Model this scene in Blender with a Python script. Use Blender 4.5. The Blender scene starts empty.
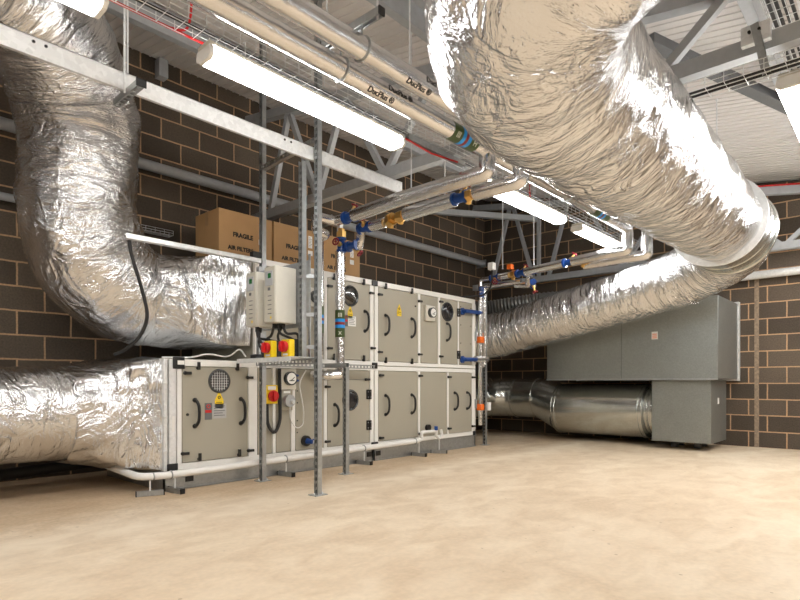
import bpy, bmesh, math, random
from mathutils import Vector, Matrix, noise
random.seed(7)
S = bpy.context.scene
COL = S.collection
PI = math.pi
V = Vector

# ------------------------------------------------------------------ materials
def nmat(name):
    m = bpy.data.materials.new(name); m.use_nodes = True
    nt = m.node_tree
    return m, nt, nt.nodes['Principled BSDF']

def plain(name, col, rough=.5, metal=0.0, var=.06, scale=18, bump=0.0, spec=.5):
    """Solid colour with a slight procedural mottle."""
    m, nt, b = nmat(name)
    tc = nt.nodes.new('ShaderNodeTexCoord')
    n = nt.nodes.new('ShaderNodeTexNoise'); n.inputs['Scale'].default_value = scale; n.inputs['Detail'].default_value = 4
    r = nt.nodes.new('ShaderNodeValToRGB')
    r.color_ramp.elements[0].position = .3; r.color_ramp.elements[1].position = .7
    r.color_ramp.elements[0].color = (*[c*(1-var) for c in col], 1)
    r.color_ramp.elements[1].color = (*[min(1, c*(1+var)) for c in col], 1)
    nt.links.new(tc.outputs['Object'], n.inputs['Vector'])
    nt.links.new(n.outputs['Fac'], r.inputs['Fac'])
    nt.links.new(r.outputs['Color'], b.inputs['Base Color'])
    b.inputs['Roughness'].default_value = rough; b.inputs['Metallic'].default_value = metal
    b.inputs['Specular IOR Level'].default_value = spec
    if bump:
        bp = nt.nodes.new('ShaderNodeBump'); bp.inputs['Strength'].default_value = bump; bp.inputs['Distance'].default_value = .01
        nt.links.new(n.outputs['Fac'], bp.inputs['Height']); nt.links.new(bp.outputs['Normal'], b.inputs['Normal'])
    return m

def foil_mat(name, scale=1.0, strength=.8, rough=.2, col=(.86, .86, .87), soft=False):
    m, nt, b = nmat(name)
    N = nt.nodes.new; L = nt.links.new
    tc = N('ShaderNodeTexCoord')
    w = N('ShaderNodeTexNoise'); w.inputs['Scale'].default_value = 9*scale; w.inputs['Detail'].default_value = 6; w.inputs['Distortion'].default_value = 1.4
    w.noise_type = 'RIDGED_MULTIFRACTAL' if hasattr(w, 'noise_type') else w.noise_type
    f = N('ShaderNodeTexVoronoi'); f.inputs['Scale'].default_value = 30*scale; f.feature = 'F1'
    d = N('ShaderNodeTexNoise'); d.inputs['Scale'].default_value = 5*scale; d.inputs['Detail'].default_value = 3
    mp = N('ShaderNodeMixRGB'); mp.blend_type = 'ADD'; mp.inputs['Fac'].default_value = .12
    L(tc.outputs['Object'], d.inputs['Vector'])
    L(tc.outputs['Object'], mp.inputs['Color1']); L(d.outputs['Color'], mp.inputs['Color2'])
    L(mp.outputs['Color'], f.inputs['Vector']); L(mp.outputs['Color'], w.inputs['Vector'])
    a = N('ShaderNodeMath'); a.operation = 'MULTIPLY_ADD'; a.inputs[1].default_value = .35
    L(f.outputs['Distance'], a.inputs[0]); L(w.outputs['Fac'], a.inputs[2])
    if soft:
        w.noise_type = 'FBM'; w.inputs['Distortion'].default_value = .6; w.inputs['Scale'].default_value = 14; w.inputs['Detail'].default_value = 3; a.inputs[1].default_value = .06
    bp = N('ShaderNodeBump'); bp.inputs['Strength'].default_value = strength; bp.inputs['Distance'].default_value = .012
    L(a.outputs[0], bp.inputs['Height']); L(bp.outputs['Normal'], b.inputs['Normal'])
    b.inputs['Base Color'].default_value = (*col, 1); b.inputs['Metallic'].default_value = 1
    rr = N('ShaderNodeMapRange'); rr.inputs['To Min'].default_value = rough*.7; rr.inputs['To Max'].default_value = rough*1.5
    L(d.outputs['Fac'], rr.inputs['Value']); L(rr.outputs['Result'], b.inputs['Roughness'])
    return m

def wrap_mat(name, strength=.5, rough=.3, col=(.80, .815, .84), crumple=.5, cs=5.5):
    """Foil wrap whose fine folds run round the girth of the duct (attribute 'wrap': distance along, girth x, girth y in metres)."""
    m, nt, b = nmat(name)
    N = nt.nodes.new; L = nt.links.new
    at = N('ShaderNodeAttribute'); at.attribute_name = 'wrap'
    def noi(sc, scale, det, dist=0., rot=(0, 0, 0)):
        mp = N('ShaderNodeMapping'); mp.inputs['Scale'].default_value = sc; mp.inputs['Rotation'].default_value = rot
        n = N('ShaderNodeTexNoise'); n.inputs['Scale'].default_value = scale; n.inputs['Detail'].default_value = det; n.inputs['Distortion'].default_value = dist
        L(at.outputs['Vector'], mp.inputs['Vector']); L(mp.outputs['Vector'], n.inputs['Vector']); return n
    def ridge(n):
        a = N('ShaderNodeMath'); a.operation = 'SUBTRACT'; a.inputs[1].default_value = .5; L(n.outputs['Fac'], a.inputs[0])
        c = N('ShaderNodeMath'); c.operation = 'ABSOLUTE'; L(a.outputs[0], c.inputs[0]); return c
    folds = noi((5, 1.1, 1.1), 2.4, 6, 1.1, (0, .3, .45)); crm = ridge(noi((1.4, 1, 1), cs, 6, 1.8)); mask = noi((1, 1, 1), 1.7, 2)
    fine = noi((4, 1, 1), 16, 3, .4, (0, .3, -.3))
    mr = N('ShaderNodeMapRange'); mr.inputs['From Min'].default_value = .4; mr.inputs['From Max'].default_value = .65; mr.inputs['To Min'].default_value = .15; mr.inputs['To Max'].default_value = 1.0; L(mask.outputs['Fac'], mr.inputs['Value'])
    c1 = N('ShaderNodeMath'); c1.operation = 'MULTIPLY'; L(crm.outputs[0], c1.inputs[0]); L(mr.outputs['Result'], c1.inputs[1])
    a1 = N('ShaderNodeMath'); a1.operation = 'MULTIPLY_ADD'; a1.inputs[1].default_value = -3.0*crumple; L(c1.outputs[0], a1.inputs[0]); L(folds.outputs['Fac'], a1.inputs[2])
    a2 = N('ShaderNodeMath'); a2.operation = 'MULTIPLY_ADD'; a2.inputs[1].default_value = .22; L(fine.outputs['Fac'], a2.inputs[0]); L(a1.outputs[0], a2.inputs[2])
    bp = N('ShaderNodeBump'); bp.inputs['Strength'].default_value = strength; bp.inputs['Distance'].default_value = .03
    L(a2.outputs[0], bp.inputs['Height']); L(bp.outputs['Normal'], b.inputs['Normal'])
    b.inputs['Base Color'].default_value = (*col, 1); b.inputs['Metallic'].default_value = 1; b.inputs['Roughness'].default_value = rough
    return m

def galv_mat(name, col=(.56, .58, .58), rough=.38, metal=.9, scale=40):
    m, nt, b = nmat(name)
    N = nt.nodes.new; L = nt.links.new
    tc = N('ShaderNodeTexCoord')
    v = N('ShaderNodeTexVoronoi'); v.inputs['Scale'].default_value = scale
    n = N('ShaderNodeTexNoise'); n.inputs['Scale'].default_value = 6; n.inputs['Detail'].default_value = 5
    mx = N('ShaderNodeMixRGB'); mx.inputs['Fac'].default_value = .5
    L(tc.outputs['Object'], v.inputs['Vector']); L(tc.outputs['Object'], n.inputs['Vector'])
    L(v.outputs['Color'], mx.inputs['Color1']); L(n.outputs['Fac'], mx.inputs['Color2'])
    r = N('ShaderNodeValToRGB')
    r.color_ramp.elements[0].color = (*[c*.8 for c in col], 1); r.color_ramp.elements[1].color = (*[min(1, c*1.15) for c in col], 1)
    L(mx.outputs['Color'], r.inputs['Fac']); L(r.outputs['Color'], b.inputs['Base Color'])
    b.inputs['Metallic'].default_value = metal; b.inputs['Roughness'].default_value = rough
    return m

def emit_mat(name, col, st):
    m, nt, b = nmat(name)
    b.inputs['Base Color'].default_value = (.9, .9, .9, 1)
    b.inputs['Emission Color'].default_value = (*col, 1); b.inputs['Emission Strength'].default_value = st
    return m

def block_mat(name, axis):
    """Dark dense concrete blocks 440 x 215 in sandy mortar.  axis: horizontal world axis of the wall."""
    m, nt, b = nmat(name)
    N = nt.nodes.new; L = nt.links.new
    tc = N('ShaderNodeTexCoord'); sp = N('ShaderNodeSeparateXYZ'); cb = N('ShaderNodeCombineXYZ')
    L(tc.outputs['Object'], sp.inputs[0]); L(sp.outputs[axis], cb.inputs[0]); L(sp.outputs['Z'], cb.inputs[1])
    br = N('ShaderNodeTexBrick')
    br.inputs['Scale'].default_value = 1; br.inputs['Brick Width'].default_value = .45; br.inputs['Row Height'].default_value = .225
    br.inputs['Mortar Size'].default_value = .009; br.inputs['Mortar Smooth'].default_value = .25; br.inputs['Bias'].default_value = -.1
    br.inputs['Color1'].default_value = (.075, .058, .043, 1); br.inputs['Color2'].default_value = (.14, .11, .082, 1)
    br.inputs['Mortar'].default_value = (.52, .33, .19, 1)
    wob = N('ShaderNodeTexNoise'); wob.inputs['Scale'].default_value = 9
    wm = N('ShaderNodeMixRGB'); wm.blend_type = 'ADD'; wm.inputs['Fac'].default_value = .008
    L(tc.outputs['Object'], wob.inputs['Vector']); L(cb.outputs[0], wm.inputs['Color1']); L(wob.outputs['Color'], wm.inputs['Color2'])
    L(wm.outputs['Color'], br.inputs['Vector'])
    n = N('ShaderNodeTexNoise'); n.inputs['Scale'].default_value = 60; n.inputs['Detail'].default_value = 6
    n2 = N('ShaderNodeTexNoise'); n2.inputs['Scale'].default_value = 1.6; n2.inputs['Detail'].default_value = 3
    L(tc.outputs['Object'], n.inputs['Vector']); L(tc.outputs['Object'], n2.inputs['Vector'])
    mr = N('ShaderNodeMapRange'); mr.inputs['To Min'].default_value = .55; mr.inputs['To Max'].default_value = 1.45
    L(n.outputs['Fac'], mr.inputs['Value'])
    mu = N('ShaderNodeMixRGB'); mu.blend_type = 'MULTIPLY'; mu.inputs['Fac'].default_value = 1
    L(br.outputs['Color'], mu.inputs['Color1']); L(mr.outputs['Result'], mu.inputs['Color2'])
    mr2 = N('ShaderNodeMapRange'); mr2.inputs['To Min'].default_value = .75; mr2.inputs['To Max'].default_value = 1.25
    L(n2.outputs['Fac'], mr2.inputs['Value'])
    mu2 = N('ShaderNodeMixRGB'); mu2.blend_type = 'MULTIPLY'; mu2.inputs['Fac'].default_value = 1
    L(mu.outputs['Color'], mu2.inputs['Color1']); L(mr2.outputs['Result'], mu2.inputs['Color2'])
    L(mu2.outputs['Color'], b.inputs['Base Color'])
    b.inputs['Roughness'].default_value = .9
    bp = N('ShaderNodeBump'); bp.inputs['Strength'].default_value = .5; bp.inputs['Distance'].default_value = .01
    ad = N('ShaderNodeMath'); ad.operation = 'MULTIPLY_ADD'; ad.inputs[1].default_value = -1.2
    L(br.outputs['Fac'], ad.inputs[0]); L(n.outputs['Fac'], ad.inputs[2]); L(ad.outputs[0], bp.inputs['Height']); L(bp.outputs['Normal'], b.inputs['Normal'])
    return m

def floor_mat():
    m, nt, b = nmat('painted_concrete')
    N = nt.nodes.new; L = nt.links.new
    tc = N('ShaderNodeTexCoord')
    def noi(scale, det, dist=0, st=None):
        n = N('ShaderNodeTexNoise'); n.inputs['Scale'].default_value = scale; n.inputs['Detail'].default_value = det; n.inputs['Distortion'].default_value = dist
        if st:
            mp = N('ShaderNodeMapping'); mp.inputs['Scale'].default_value = st; L(tc.outputs['Object'], mp.inputs['Vector']); L(mp.outputs['Vector'], n.inputs['Vector'])
        else:
            L(tc.outputs['Object'], n.inputs['Vector'])
        return n
    big = noi(.55, 6, .8, (.6, 1.5, 1)); mid = noi(3.2, 8, .6, (1, 1.6, 1)); fine = noi(38, 6)
    a = N('ShaderNodeMath'); a.operation = 'MULTIPLY_ADD'; a.inputs[1].default_value = .55
    L(mid.outputs['Fac'], a.inputs[0]); L(big.outputs['Fac'], a.inputs[2])
    r = N('ShaderNodeValToRGB')
    r.color_ramp.elements[0].position = .56; r.color_ramp.elements[0].color = (.49, .36, .235, 1)
    r.color_ramp.elements[1].position = 1.04; r.color_ramp.elements[1].color = (.69, .58, .44, 1)
    e = r.color_ramp.elements.new(.775); e.color = (.56, .432, .295, 1)
    L(a.outputs[0], r.inputs['Fac'])
    mr = N('ShaderNodeMapRange'); mr.inputs['To Min'].default_value = .76; mr.inputs['To Max'].default_value = 1.24
    L(fine.outputs['Fac'], mr.inputs['Value'])
    mu = N('ShaderNodeMixRGB'); mu.blend_type = 'MULTIPLY'; mu.inputs['Fac'].default_value = 1
    L(r.outputs['Color'], mu.inputs['Color1']); L(mr.outputs['Result'], mu.inputs['Color2'])
    # paler zone towards the viewer, palest along its edge beside the unit
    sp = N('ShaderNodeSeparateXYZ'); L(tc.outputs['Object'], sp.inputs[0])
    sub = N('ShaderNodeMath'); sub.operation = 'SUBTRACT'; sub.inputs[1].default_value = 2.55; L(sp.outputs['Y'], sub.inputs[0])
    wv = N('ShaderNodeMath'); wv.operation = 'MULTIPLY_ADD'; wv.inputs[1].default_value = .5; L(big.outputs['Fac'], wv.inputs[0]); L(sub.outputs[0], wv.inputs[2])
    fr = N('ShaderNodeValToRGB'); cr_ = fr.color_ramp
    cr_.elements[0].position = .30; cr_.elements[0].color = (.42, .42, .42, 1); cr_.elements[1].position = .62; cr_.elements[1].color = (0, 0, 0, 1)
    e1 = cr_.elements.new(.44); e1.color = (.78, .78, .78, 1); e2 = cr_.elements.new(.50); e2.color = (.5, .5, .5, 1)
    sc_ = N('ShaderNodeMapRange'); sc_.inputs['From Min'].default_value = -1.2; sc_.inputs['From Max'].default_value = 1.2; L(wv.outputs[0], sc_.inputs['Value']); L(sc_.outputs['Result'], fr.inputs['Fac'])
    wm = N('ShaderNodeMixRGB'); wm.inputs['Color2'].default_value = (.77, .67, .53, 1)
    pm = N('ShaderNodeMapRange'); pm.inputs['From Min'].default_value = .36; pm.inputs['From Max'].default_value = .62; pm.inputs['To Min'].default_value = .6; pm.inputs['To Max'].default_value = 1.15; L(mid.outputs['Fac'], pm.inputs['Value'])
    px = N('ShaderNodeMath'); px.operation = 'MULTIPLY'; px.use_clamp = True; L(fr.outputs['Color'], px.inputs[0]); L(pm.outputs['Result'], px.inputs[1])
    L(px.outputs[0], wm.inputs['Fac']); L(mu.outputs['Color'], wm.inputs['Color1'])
    # dark specks of grit
    vo = N('ShaderNodeTexVoronoi'); vo.inputs['Scale'].default_value = 5.5; L(tc.outputs['Object'], vo.inputs['Vector'])
    lt = N('ShaderNodeMath'); lt.operation = 'LESS_THAN'; lt.inputs[1].default_value = .05; L(vo.outputs['Distance'], lt.inputs[0])
    dm = N('ShaderNodeMixRGB'); dm.inputs['Color2'].default_value = (.30, .22, .14, 1)
    ml = N('ShaderNodeMath'); ml.operation = 'MULTIPLY'; ml.inputs[1].default_value = .55; L(lt.outputs[0], ml.inputs[0]); L(ml.outputs[0], dm.inputs['Fac'])
    L(wm.outputs['Color'], dm.inputs['Color1']); L(dm.outputs['Color'], b.inputs['Base Color'])
    b.inputs['Roughness'].default_value = .62; b.inputs['Specular IOR Level'].default_value = .25
    bp = N('ShaderNodeBump'); bp.inputs['Strength'].default_value = .15; bp.inputs['Distance'].default_value = .01
    L(mid.outputs['Fac'], bp.inputs['Height']); L(bp.outputs['Normal'], b.inputs['Normal'])
    return m

def band_mat():
    """Pipe identification tape: green, blue, crimson, blue, green along local u (object Z of the band is not used; bands are separate meshes)."""
    return {k: plain('tape_'+k, c, .35) for k, c in dict(green=(.05, .085, .02), blue=(.02, .33, .85), red=(.24, .02, .025), pale=(.7, .72, .6)).items()}

M = dict(
    foil=wrap_mat('crumpled_foil', .95, .19, crumple=.8, cs=4.6),
    foil_rough=wrap_mat('crushed_foil', 1.0, .19, crumple=1.1, cs=3.4),
    foil_pipe=foil_mat('pipe_foil', 1.0, .35, .2, (.78, .78, .79), soft=True),
    galv=galv_mat('galvanised_steel', (.43, .45, .46), .36, .75),
    galv_bright=galv_mat('bright_galvanised', (.80, .82, .83), .34, .3),
    spiral=galv_mat('spiral_duct_steel', (.62, .64, .62), .24, .97, 60),
    plenum=galv_mat('grey_plenum_steel', (.30, .318, .305), .4, .7, 90),
    steel=plain('painted_grey_steel', (.42, .44, .46), .45, .0),
    steel_dark=plain('dark_grey_steel', (.13, .135, .14), .5, .0),
    panel=plain('beige_panel', (.385, .362, .295), .42, 0, .02, 3),
    frame=plain('white_frame', (.86, .855, .83), .4, 0, .02),
    offwhite=plain('off_white_enclosure', (.70, .68, .61), .4, 0, .02),
    inv_face=plain('enclosure_front', (.55, .53, .46), .4, 0, .03),
    white=plain('white_plastic', (.82, .82, .80), .35, 0, .02),
    black=plain('black_plastic', (.012, .012, .013), .4),
    rubber=plain('black_rubber', (.02, .02, .021), .6),
    red=plain('red_plastic', (.55, .012, .015), .35),
    yellow=plain('yellow_plastic', (.85, .60, .01), .35),
    lime=plain('yellow_tape', (.62, .66, .05), .4),
    blue=plain('blue_valve', (.008, .055, .26), .3),
    orange=plain('orange_plastic', (.9, .17, .015), .4),
    brass=plain('brass', (.72, .46, .16), .3, 1.0),
    wheel=plain('crimson_handwheel', (.24, .015, .03), .4),
    card=plain('cardboard', (.46, .275, .125), .75, 0, .05, 6),
    card_tape=plain('carton_tape', (.40, .235, .10), .4),
    ink=plain('black_ink', (.012, .011, .01), .6),
    grey_ink=plain('grey_label', (.42, .42, .42), .5),
    dial=plain('dial_face', (.85, .85, .82), .3),
    chrome=plain('porthole_rim', (.10, .105, .11), .25, .6),
    glass_dark=plain('porthole_glass', (.14, .14, .135), .08, .85),
    glass_deep=plain('porthole_black_glass', (.02, .02, .022), .08, .0),
    mortar=plain('mortar_joint', (.30, .23, .165), .9, 0, .25, 30),
    roof=plain('roof_sheet', (.74, .71, .69), .5, 0, .03, 2),
    lamp=emit_mat('lamp_diffuser', (1.0, .985, .95), 24.0),
    lamp_body=plain('lamp_housing', (.66, .64, .57), .4),
    lcd=plain('display_green', (.03, .16, .05), .2),
    block_x=block_mat('block_wall_x', 'X'),
    block_y=block_mat('block_wall_y', 'Y'),
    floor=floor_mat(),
    dust=plain('dark_flexible_duct', (.22, .22, .21), .4, .6),
)
BAND = band_mat()

# ------------------------------------------------------------------ mesh builder
def worldloc(o):
    p = V((0, 0, 0))
    while o is not None:
        p += o.location; o = o.parent
    return p

class MB:
    def __init__(s): s.bm = bmesh.new()
    def box(s, x0, x1, y0, y1, z0, z1):
        return s.obox(V(((x0+x1)/2, (y0+y1)/2, (z0+z1)/2)), (abs(x1-x0)/2, abs(y1-y0)/2, abs(z1-z0)/2))
    def obox(s, c, h, ax=None):
        ax = ax or (V((1, 0, 0)), V((0, 1, 0)), V((0, 0, 1)))
        c = V(c); vs = []
        for k in (-1, 1):
            for j in (-1, 1):
                for i in (-1, 1):
                    vs.append(s.bm.verts.new(c + ax[0]*h[0]*i + ax[1]*h[1]*j + ax[2]*h[2]*k))
        fs = []
        for q in ((0, 2, 3, 1), (4, 5, 7, 6), (0, 1, 5, 4), (2, 6, 7, 3), (0, 4, 6, 2), (1, 3, 7, 5)):
            fs.append(s.bm.faces.new([vs[i] for i in q]))
        return s
    def bar(s, p0, p1, w, h, up=(0, 0, 1)):
        p0, p1 = V(p0), V(p1); t = (p1-p0).normalized(); u = V(up)
        if abs(t.dot(u)) > .98: u = V((1, 0, 0))
        b = t.cross(u).normalized(); n = b.cross(t)
        return s.obox((p0+p1)/2, ((p1-p0).length/2, w/2, h/2), (t, b, n))
    def loft(s, rings, closed=True, caps=True):
        vr = [[s.bm.verts.new(p) for p in r] for r in rings]
        n = len(vr[0])
        for a, b in zip(vr[:-1], vr[1:]):
            for i in range(n if closed else n-1):
                j = (i+1) % n
                s.bm.faces.new((a[i], a[j], b[j], b[i]))
        if caps and closed:
            s.bm.faces.new(list(reversed(vr[0]))); s.bm.faces.new(vr[-1])
        return s
    def tube(s, pts, r, n=12, caps=True):
        pts = [V(p) for p in pts]; rs = r if isinstance(r, (list, tuple)) else [r]*len(pts)
        rings = []; u = None
        for i, p in enumerate(pts):
            a = (p-pts[i-1]) if i else None; b = (pts[i+1]-p) if i < len(pts)-1 else None
            if a is not None and a.length < 1e-7: a = None
            if b is not None and b.length < 1e-7: b = None
            t = ((a.normalized() if a else V((0, 0, 0))) + (b.normalized() if b else V((0, 0, 0))))
            t = t.normalized() if t.length > 1e-6 else V((0, 0, 1))
            if u is None:
                u = V((0, 0, 1)) if abs(t.z) < .9 else V((1, 0, 0))
            u = (u - t*u.dot(t)).normalized(); w = t.cross(u)
            k = 1.0
            if a and b:
                c = max(.35, math.cos(a.angle(b)/2)); k = 1/c
            rings.append([p + (u*math.cos(2*PI*j/n) + w*math.sin(2*PI*j/n))*rs[i] for j in range(n)])
        return s.loft(rings, caps=caps)
    def cyl(s, p0, p1, r, n=20, r1=None): return s.tube([p0, p1], [r, r if r1 is None else r1], n)
    def disc(s, c, nrm, r, th, n=28): c = V(c); nn = V(nrm).normalized(); return s.cyl(c, c+nn*th, r, n)
    def ring(s, c, nrm, R, r, n=32, m=10):
        c = V(c); t = V(nrm).normalized(); u = V((0, 0, 1)) if abs(t.z) < .9 else V((1, 0, 0))
        u = (u - t*u.dot(t)).normalized(); w = t.cross(u); rings = []
        for i in range(n):
            d = u*math.cos(2*PI*i/n) + w*math.sin(2*PI*i/n)
            rings.append([c + d*(R + r*math.cos(2*PI*j/m)) + t*r*math.sin(2*PI*j/m) for j in range(m)])
        vr = [[s.bm.verts.new(p) for p in r_] for r_ in rings]
        for i in range(n):
            a, b = vr[i], vr[(i+1) % n]
            for j in range(m): s.bm.faces.new((a[j], a[(j+1) % m], b[(j+1) % m], b[j]))
        return s
    def poly(s, pts, d):
        """Extrude a planar polygon by vector d."""
        d = V(d); return s.loft([[V(p) for p in pts], [V(p)+d for p in pts]])
    def build(s, name, mat, parent=None, bevel=0, sharp=32):
        bm = s.bm
        bmesh.ops.recalc_face_normals(bm, faces=bm.faces)
        if parent is not None:
            off = worldloc(parent); bmesh.ops.translate(bm, verts=bm.verts, vec=-off)
            org = V((0, 0, 0))
        else:
            xs = [v.co for v in bm.verts]
            org = V(((min(p.x for p in xs)+max(p.x for p in xs))/2, (min(p.y for p in xs)+max(p.y for p in xs))/2, min(p.z for p in xs)))
            bmesh.ops.translate(bm, verts=bm.verts, vec=-org)
        for f in bm.faces: f.smooth = True
        ang = math.radians(sharp)
        for e in bm.edges:
            e.smooth = len(e.link_faces) == 2 and e.calc_face_angle(0) < ang
        me = bpy.data.meshes.new(name); bm.to_mesh(me); bm.free()
        me.materials.append(mat)
        o = bpy.data.objects.new(name, me); COL.objects.link(o); o.location = org
        if parent is not None: o.parent = parent
        if bevel:
            b = o.modifiers.new('bevel', 'BEVEL'); b.width = bevel; b.segments = 2; b.limit_method = 'ANGLE'; b.angle_limit = math.radians(40)
        return o

def tag(o, label, cat, group=None, kind=None):
    o['label'] = label; o['category'] = cat
    if group: o['group'] = group
    if kind: o['kind'] = kind
    return o
def thing(name, label, cat, loc=(0, 0, 0), group=None):
    o = bpy.data.objects.new(name, None); o.empty_display_size = .1
    COL.objects.link(o); o.location = V(loc)
    return tag(o, label, cat, group)
def struct(o, label=None):
    o['kind'] = 'structure'
    if label: o['label'] = label
    return o
def dup(root, loc, label, group=None):
    r = root.copy(); COL.objects.link(r); r.location = V(loc); r['label'] = label
    if group: r['group'] = group
    for ch in list(root.children):
        c = ch.copy(); COL.objects.link(c); c.parent = r
        for g in list(ch.children):
            d = g.copy(); COL.objects.link(d); d.parent = c
    return r

def text(body, size, mat, name, parent, loc, ax, ay, depth=.0008, bold=.0, align='LEFT'):
    """Raised lettering: ax is the reading direction, ay is up."""
    cu = bpy.data.curves.new('lettering', 'FONT'); cu.body = body; cu.size = size; cu.extrude = depth; cu.offset = bold
    cu.align_x = align; cu.resolution_u = 3
    tmp = bpy.data.objects.new('lettering_source', cu); COL.objects.link(tmp)
    dg = bpy.context.evaluated_depsgraph_get(); dg.update()
    me = bpy.data.meshes.new_from_object(tmp.evaluated_get(dg))
    bpy.data.objects.remove(tmp); bpy.data.curves.remove(cu)
    ax, ay = V(ax).normalized(), V(ay).normalized(); az = ax.cross(ay)
    mt = Matrix((ax, ay, az)).transposed().to_4x4()
    mt.translation = V(loc) - worldloc(parent)
    me.transform(mt); me.materials.clear(); me.materials.append(mat); me.name = name
    o = bpy.data.objects.new(name, me); COL.objects.link(o); o.parent = parent
    return o

def catmull(cps, step):
    """cps: list of tuples of floats; returns dense list interpolated by Catmull-Rom with about `step` spacing on the first three."""
    out = []
    n = len(cps)
    for i in range(n-1):
        p0 = cps[max(i-1, 0)]; p1 = cps[i]; p2 = cps[i+1]; p3 = cps[min(i+2, n-1)]
        d = math.dist(p1[:3], p2[:3]); k = max(1, int(d/step))
        for j in range(k):
            t = j/k
            o = []
            for a, b, c, e in zip(p0, p1, p2, p3):
                o.append(.5*((2*b)+(-a+c)*t+(2*a-5*b+4*c-e)*t*t+(-a+3*b-3*c+e)*t**3))
            out.append(o)
    out.append(list(cps[-1]))
    return out

def duct(mb, cps, lat, seg=84, step=.022, amp=.012, seed=0, caps=True, cre=1.0):
    """Wrinkled foil duct.  control point: x, y, z, radius, squareness, half width along lat, half height."""
    pts = catmull(cps, step)
    lat = V(lat); rings = []; wr = []; s_acc = 0; sv = V((seed*13.7, seed*5.1, seed*3.3))
    for i, q in enumerate(pts):
        p = V(q[:3])
        a = V(pts[max(i-1, 0)][:3]); b = V(pts[min(i+1, len(pts)-1)][:3])
        t = (b-a).normalized()
        if i: s_acc += (p-V(pts[i-1][:3])).length
        n = (lat - t*lat.dot(t)).normalized(); w = t.cross(n)
        ring = []; wr.append([V((s_acc + seed*3.1, q[3]*math.cos(2*PI*j/seg), q[3]*math.sin(2*PI*j/seg))) for j in range(seg)])
        for j in range(seg):
            th = 2*PI*j/seg; c, sn = math.cos(th), math.sin(th)
            x, y = q[3]*c, q[3]*sn
            if q[4] > .001:
                k = 1/max(abs(c)/q[5], abs(sn)/q[6])
                f = max(0, min(1, q[4])); x = x*(1-f)+k*c*f; y = y*(1-f)+k*sn*f
            base = p + n*x + w*y
            d = (n*x+w*y).normalized()
            # wraps: long folds round the girth, and crumples
            q1 = V((s_acc*9, c*1.1, sn*1.1))+sv
            q2 = V((s_acc*13 + 2*c, c*2.2, sn*2.2))-sv
            fold = noise.noise(q1)*.8
            ri = abs(noise.noise(q2))*2
            cr = noise.noise(base*3.2+sv)*1.1 + (.5-abs(noise.noise(base*7-sv))*1.6)*max(0, noise.noise(base*2-sv)+.25)*1.6*cre
            cr += noise.noise(base*5.5-sv)*.9
            ring.append(base + d*amp*(fold - .35*ri + cr))
        rings.append(ring)
    n0 = len(mb.bm.verts); mb.loft(rings, caps=caps)
    lay = mb.bm.verts.layers.float_vector.get('wrap') or mb.bm.verts.layers.float_vector.new('wrap')
    mb.bm.verts.ensure_lookup_table()
    flat = [v for r_ in wr for v in r_]
    for i, v in enumerate(flat): mb.bm.verts[n0+i][lay] = v
    return mb

def arc(c, a, b, r, a0, a1, n=8):
    """Points on an arc: centre c, axes a and b."""
    c, a, b = V(c), V(a), V(b)
    return [c + a*r*math.cos(a0+(a1-a0)*i/n) + b*r*math.sin(a0+(a1-a0)*i/n) for i in range(n+1)]

def fillet(pts, r, n=5):
    """Round the corners of a polyline."""
    pts = [V(p) for p in pts]; out = [pts[0]]
    for i in range(1, len(pts)-1):
        p = pts[i]; a = (pts[i-1]-p); b = (pts[i+1]-p)
        k = min(r, a.length*.49, b.length*.49)
        s, e = p+a.normalized()*k, p+b.normalized()*k
        for j in range(n+1):
            t = j/n; out.append(s*(1-t)**2 + p*2*t*(1-t) + e*t*t)
    out.append(pts[-1])
    return out

def strut(mb, p0, p1, open_dir, w=.041, d=.041, slots=True, close=False, th=.0028):
    """Slotted steel channel from p0 to p1; web opposite to open_dir."""
    p0, p1 = V(p0), V(p1); L = (p1-p0).length; t = (p1-p0)/L; o = V(open_dir); o = (o-t*o.dot(t)).normalized(); s = t.cross(o)
    mid = (p0+p1)/2
    for k in (-1, 1):
        mb.obox(mid + s*k*(w/2-th/2), (L/2, d/2, th/2), (t, o, s))
        mb.obox(mid + s*k*(w/2-.0055) + o*(d/2-th/2), (L/2, th/2, .0045), (t, o, s))
    if close: mb.obox(mid + o*(d/2-th/2), (L/2, th/2, w/2-.001), (t, o, s))
    web = mid - o*(d/2-th/2)
    if not slots:
        mb.obox(web, (L/2, th/2, w/2), (t, o, s)); return mb
    for k in (-1, 1): mb.obox(web + s*k*(w/2-(w/2-.011)/2), (L/2, th/2, (w/2-.011)/2), (t, o, s))
    n = int(L/.05)
    for i in range(n+1):
        a = max(0, i*.05-.010); b = min(L, i*.05+.010)
        if b > a: mb.obox(p0 + t*(a+b)/2 - o*(d/2-th/2), ((b-a)/2, th/2, .011), (t, o, s))
    return mb

# ------------------------------------------------------------------ camera
cam = bpy.data.cameras.new('camera'); cam_o = bpy.data.objects.new('camera', cam); COL.objects.link(cam_o)
yaw = math.atan(508/561)
cam_o.location = (0, 0, .9); cam_o.rotation_euler = (PI/2, 0, yaw - PI/2)
cam.sensor_width = 36; cam.lens = 561/800*36; cam.shift_y = 83/800; cam.clip_start = .02
S.camera = cam_o

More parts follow.
